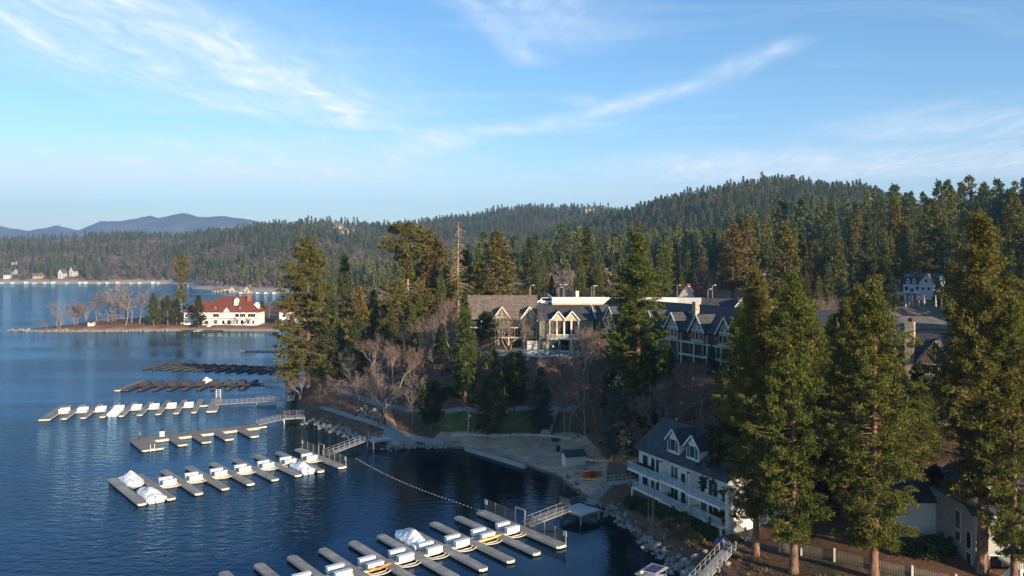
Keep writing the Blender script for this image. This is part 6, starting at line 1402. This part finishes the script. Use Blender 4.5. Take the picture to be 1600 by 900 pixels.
# bare broadleaf trees
B1 = [bare_tree(14, 300 + i, .42, (1, 3, 2, 1)[i], ('bare_twigs', 'bare_twigs', 'pink_twigs', 'bare_twigs')[i], 'grey_bark', .045, 6, 3) for i in range(4)]
for i, (px_, d_, h_, v, lab) in enumerate([(596, 157, 15, 1, 'pale many stemmed bare tree beside the timber stairs'), (645, 155, 16, 0, 'bare tree with a crooked trunk at the lawn corner'), (560, 172, 10, 0, 'low bare tree over the lower path'), (620, 172, 14, 2, 'pinkish bare tree above the timber stairs'), (690, 186, 15, 1, 'pale bare tree below the sunlit wing'), (665, 178, 14, 3, 'bare tree behind the small dark rounded pine'), (705, 200, 16, 2, 'bare tree against the corner of the sunlit wing'), (915, 146, 21, 0, 'large bare brown tree beside the sand'), (935, 150, 19, 2, 'pinkish bare tree next to the large brown one'), (925, 166, 15, 2, 'rosy bare tree below the lobby'), (895, 158, 15, 3, 'bare tree beside the grey garden stairs'),
        (1065, 132, 11, 0, 'grey tangled bare tree above the white house roof'), (1095, 128, 10, 3, 'bare tree between the white house roof and the lodge'), (1040, 126, 12, 1, 'pale bare tree behind the dormers'), (500, 182, 6, 0, 'low bare shrub on the brown bank by the cove'), (470, 196, 8, 2, 'thin bare tree at the shore bushes'), (455, 224, 7, 0, 'bare shrub beside the small pier'), (580, 190, 14, 2, 'purplish bare tree above the upper path near the headland'), (605, 186, 13, 3, 'brown bare tree above the bend of the upper path'), (632, 192, 14, 0, 'bare tree in the thicket below the flat topped pine'), (655, 192, 15, 2, 'rosy bare tree in the thicket below the broken trunk'), (678, 170, 12, 0, 'bare tree above the path over the lawn corner'), (545, 186, 11, 3, 'bare tree at the start of the upper path'), (885, 150, 16, 2, 'bare tree standing between the spruce and the sand'), (950, 160, 17, 3, 'bare tree against the crown of the big central pine'), (905, 172, 15, 0, 'bare tree on the slope below the terrace wall'), (740, 172, 12, 2, 'bare tree beside the bright narrow cedar'), (820, 186, 12, 3, 'dark bare tree at the pool'), (850, 184, 13, 0, 'bare tree before the lobby wall'), (795, 187, 12, 1, 'bare tree in front of the sunlit gables'), (1275, 172, 13, 2, 'pinkish bare tree above the blue grey roof'), (1295, 176, 12, 1, 'pale bare tree beside the pinkish one above the roof'), (963, 240, 12, 2, 'reddish bare tree behind the notice board'), (1100, 262, 13, 2, 'rounded purplish bare tree beside the red barn'), (1430, 262, 13, 3, 'bare tree behind the hillside house'), (970, 116, 6, 1, 'slender pale sapling beside the timber bridge'), (1430, 118, 13, 1, 'pale bare tree below the stone chimney')]):
    put('bare_tree', B1[v], gp(px_, d_), lab, h_, 14, i * 1.9)
B2 = [bare_tree(14, 340 + i, .5, (1, 2, 1, 3)[i], ('bare_twigs', 'pale_twigs', 'pale_twigs', 'pink_twigs')[i], 'pale_twigs', .085, 5, 3, tr=.24) for i in range(4)]
spit = [(93, 412, 14, 1), (118, 424, 13, 3), (135, 420, 15, 0), (152, 440, 18, 0), (168, 425, 16, 2), (178, 440, 18, 1), (194, 418, 22, 1), (206, 426, 17, 2), (218, 420, 20, 2), (255, 430, 17, 3), (72, 410, 6, 0)]
SL = ['outermost', 'second', 'third', 'fourth', 'fifth', 'sixth', 'pale tallest', 'eighth', 'ninth', 'innermost', 'shrub sized']
for i, (px_, d_, h_, v) in enumerate(spit):
    put('point_tree', B2[v], gp(px_, d_), SL[i] + ' bare tree on the wooded point across the cove', h_ * 1.28, 14, i * 1.4, 'bare trees on the point', 1.05)
for i, (px_, d_, h_, v, lab) in enumerate([(240, 418, 20, 3, 'sunlit conifer on the point'), (262, 420, 18, 1, 'dark conifer in the middle of the point'), (283, 430, 42, 2, 'tall thin sparse pine beside the lake house on the point'), (310, 417, 20, 1, 'dark round conifer in front of the red roof'), (410, 470, 12, 3, 'small conifer between the lake house and its annex'), (276, 424, 16, 1, 'dark conifer at the foot of the thin sparse pine')]):
    put('point_conifer', old2 if h_ > 40 else med[v], gp(px_, d_), lab, h_, 36 if h_ > 40 else 30, i, None, .75 if h_ > 40 else 1.7)
for i, (px_, d_, h_) in enumerate(((340, 419, 7), (368, 419, 7), (388, 420, 6), (420, 470, 14))):
    put('garden_tree', B1[i % 4], gp(px_, d_), ['small bare tree before the middle of the lake house', 'small bare tree under the gable of the lake house', 'small bare tree at the near end of the lake house', 'rounded bare tree between the lake house and annex'][i], h_, 14, i)
# shrubs
def shrub(seed, r, h, n, mat, bl=.3, bw=.12):
    rg = np.random.default_rng(seed); a = rg.uniform(0, 6.28, n); q = np.sqrt(rg.random(n)) * r; z = rg.random(n) ** .7 * h * np.sqrt(np.clip(1 - (q / r) ** 2, .05, 1))
    C = np.column_stack([q * np.cos(a), q * np.sin(a), z]); v, f_ = blades(C, unit(C + np.array([0, 0, .4])), 6, bl, bw, rg)
    st = [(np.array([[0, 0, -.2], [x * .4, y * .4, zz * .5], [x, y, zz]]), np.array([.04, .03, .01])) for x, y, zz in C[:9]]; tv, tq = tubes(st, 4)
    return np_mesh('stems', tv, tq, 'grey_bark'), np_mesh('foliage', v, f_, mat)
SHB = [shrub(1, .9, 1.1, 150, 'bush_leaves'), shrub(2, 1.2, .9, 190, 'bush_leaves'), shrub(3, 1.0, .8, 170, 'dry_grass_blades', .55, .05)]
def bush(px, py, v, label, s, group, at=None):
    p = at or T(px, py); o = thing('shrub', p, px * .7, label, 'shrub', group); o.scale = (s, s, s)
    for nm, me in zip(('stems', 'foliage'), SHB[v]): link(bpy.data.objects.new(nm, me), o)
for i in range(15):
    x, y, z = on_house(1.0 + i * 1.4, -2.2 - .4 * (i % 3), 0); bush(100 + i, 0, i % 2, ORD[min(i, 13)] + ' green shrub from the timber bridge along the foot of the white house' if i < 14 else 'last green shrub at the corner of the white house', 1.0 + .25 * (i % 3), 'hedge shrubs along the white house', Vector((x, y, hz(x, y))))
for i, (px_, py_, v, s, lab) in enumerate([(1068, 838, 2, 1.5, 'tuft of dry golden grass on the bank below the white house'), (1050, 825, 2, 1.3, 'dry golden tuft closer to the shore rocks'), (1085, 850, 2, 1.2, 'dry tuft beside the sloping timber ramp'), (1035, 800, 1, .8, 'small green bush on the brown bank'), (700, 615, 1, 1.6, 'green bush on the slope above the lawn path'), (716, 622, 0, 1.4, 'dark bush beside the red trunk on the slope'), (745, 628, 1, 1.7, 'bush on the slope above the lawn'), (690, 625, 0, 1.3, 'low bush near the small rounded pine'), (880, 600, 1, 1.8, 'bush below the pool terrace'), (838, 563, 1, 1.6, 'bush under the terrace wall near the rounded evergreen'), (862, 564, 0, 1.5, 'bush in the middle of the terrace wall'), (886, 563, 1, 1.7, 'bush at the lobby end of the terrace wall'), (1470, 862, 0, 1.7, 'dark bush against the grey cabin wall'), (1452, 868, 1, 1.6, 'dark bush beside the cabin wing'), (1405, 862, 0, 1.5, 'dark bush behind the picket fence'), (988, 745, 0, 1.3, 'dark bush beside the board fence of the white house')]):
    bush(px_, py_, v, lab, s, 'shrubs on the banks')
for i, (px_, py_, h, ln) in enumerate([(1013, 815, 7.0, .0), (1021, 818, 6.0, .03), (1048, 795, 4.5, .02), (1017, 840, 5.6, -.06), (970, 762, 6.5, -.05)]):
    p = T(px_, py_); t = thing('bare_sapling', p, i, ORD[i] + ' slim pale bare sapling counted along the bank below the white house', 'sapling', 'saplings on the bank'); m_ = MB(); m_.tube([(0, 0, -.2), (ln * h * .4, 0, h * .5), (ln * h, .1, h)], [.07, .05, .02], 5); m_.build('trunk', t, 'dead_wood', True)
    m_ = MB()
    for k in range(9): z = h * (.4 + .065 * k); a_ = k * 2.4; m_.tube([(ln * z, 0, z), (ln * z + math.cos(a_) * .7, math.sin(a_) * .7, z + .6)], [.018, .006], 3)
    m_.build('twigs', t, 'pale_twigs')

# low brush and litter on the banks
rgU = np.random.default_rng(77); nU = 5200
uy = rgU.uniform(86, 240, nU * 2); ux = (rgU.uniform(470, 1640, nU * 2) - 800) / F * uy
sdU = shore_dist(ux, uy); kU = (sdU > 1.2) & ~((uy > 199) & (ux > -14)) & ~((ux > -17) & (ux < 19) & (uy > 128) & (uy < 176) & (ux < 12)) & ~((ux > 44) & (uy < 106) & (uy > 84))
hd_ = (ux - 20) * math.cos(HR) + (uy - 123) * math.sin(HR); hp_ = -(ux - 20) * math.sin(HR) + (uy - 123) * math.cos(HR); kU &= ~((hd_ > -1) & (hd_ < 22.5) & (hp_ > -2.4) & (hp_ < 11))
kU &= vnoise(ux / 7, uy / 7) > .42
ux, uy = ux[kU][:nU], uy[kU][:nU]; uz = height(ux, uy); PU = np.column_stack([ux, uy, uz - .05])
for nm_, mt_, sl_, bl_, bw_ in (('dry_brush', 'dry_grass_blades', slice(0, None, 3), .5, .06), ('low_brush', 'bush_leaves', slice(1, None, 3), .35, .13), ('leaf_litter', 'bare_far_twigs', slice(2, None, 3), .55, .05)):
    q = PU[sl_]; q = np.repeat(q, 4, 0) + rgU.normal(size=(len(q) * 4, 3)) * np.array([.35, .35, 0]); v_, f_ = blades(q, np.tile([0, 0, .8], (len(q), 1)), 6, bl_, bw_, rgU, .8)
    tag(link(bpy.data.objects.new(nm_, np_mesh(nm_, v_, f_, mt_))), {'dry_brush': 'dry golden grass scattered over the brown banks', 'low_brush': 'low green brush scattered over the wooded banks', 'leaf_litter': 'brown twigs and litter on the wooded banks'}[nm_], kind='stuff')
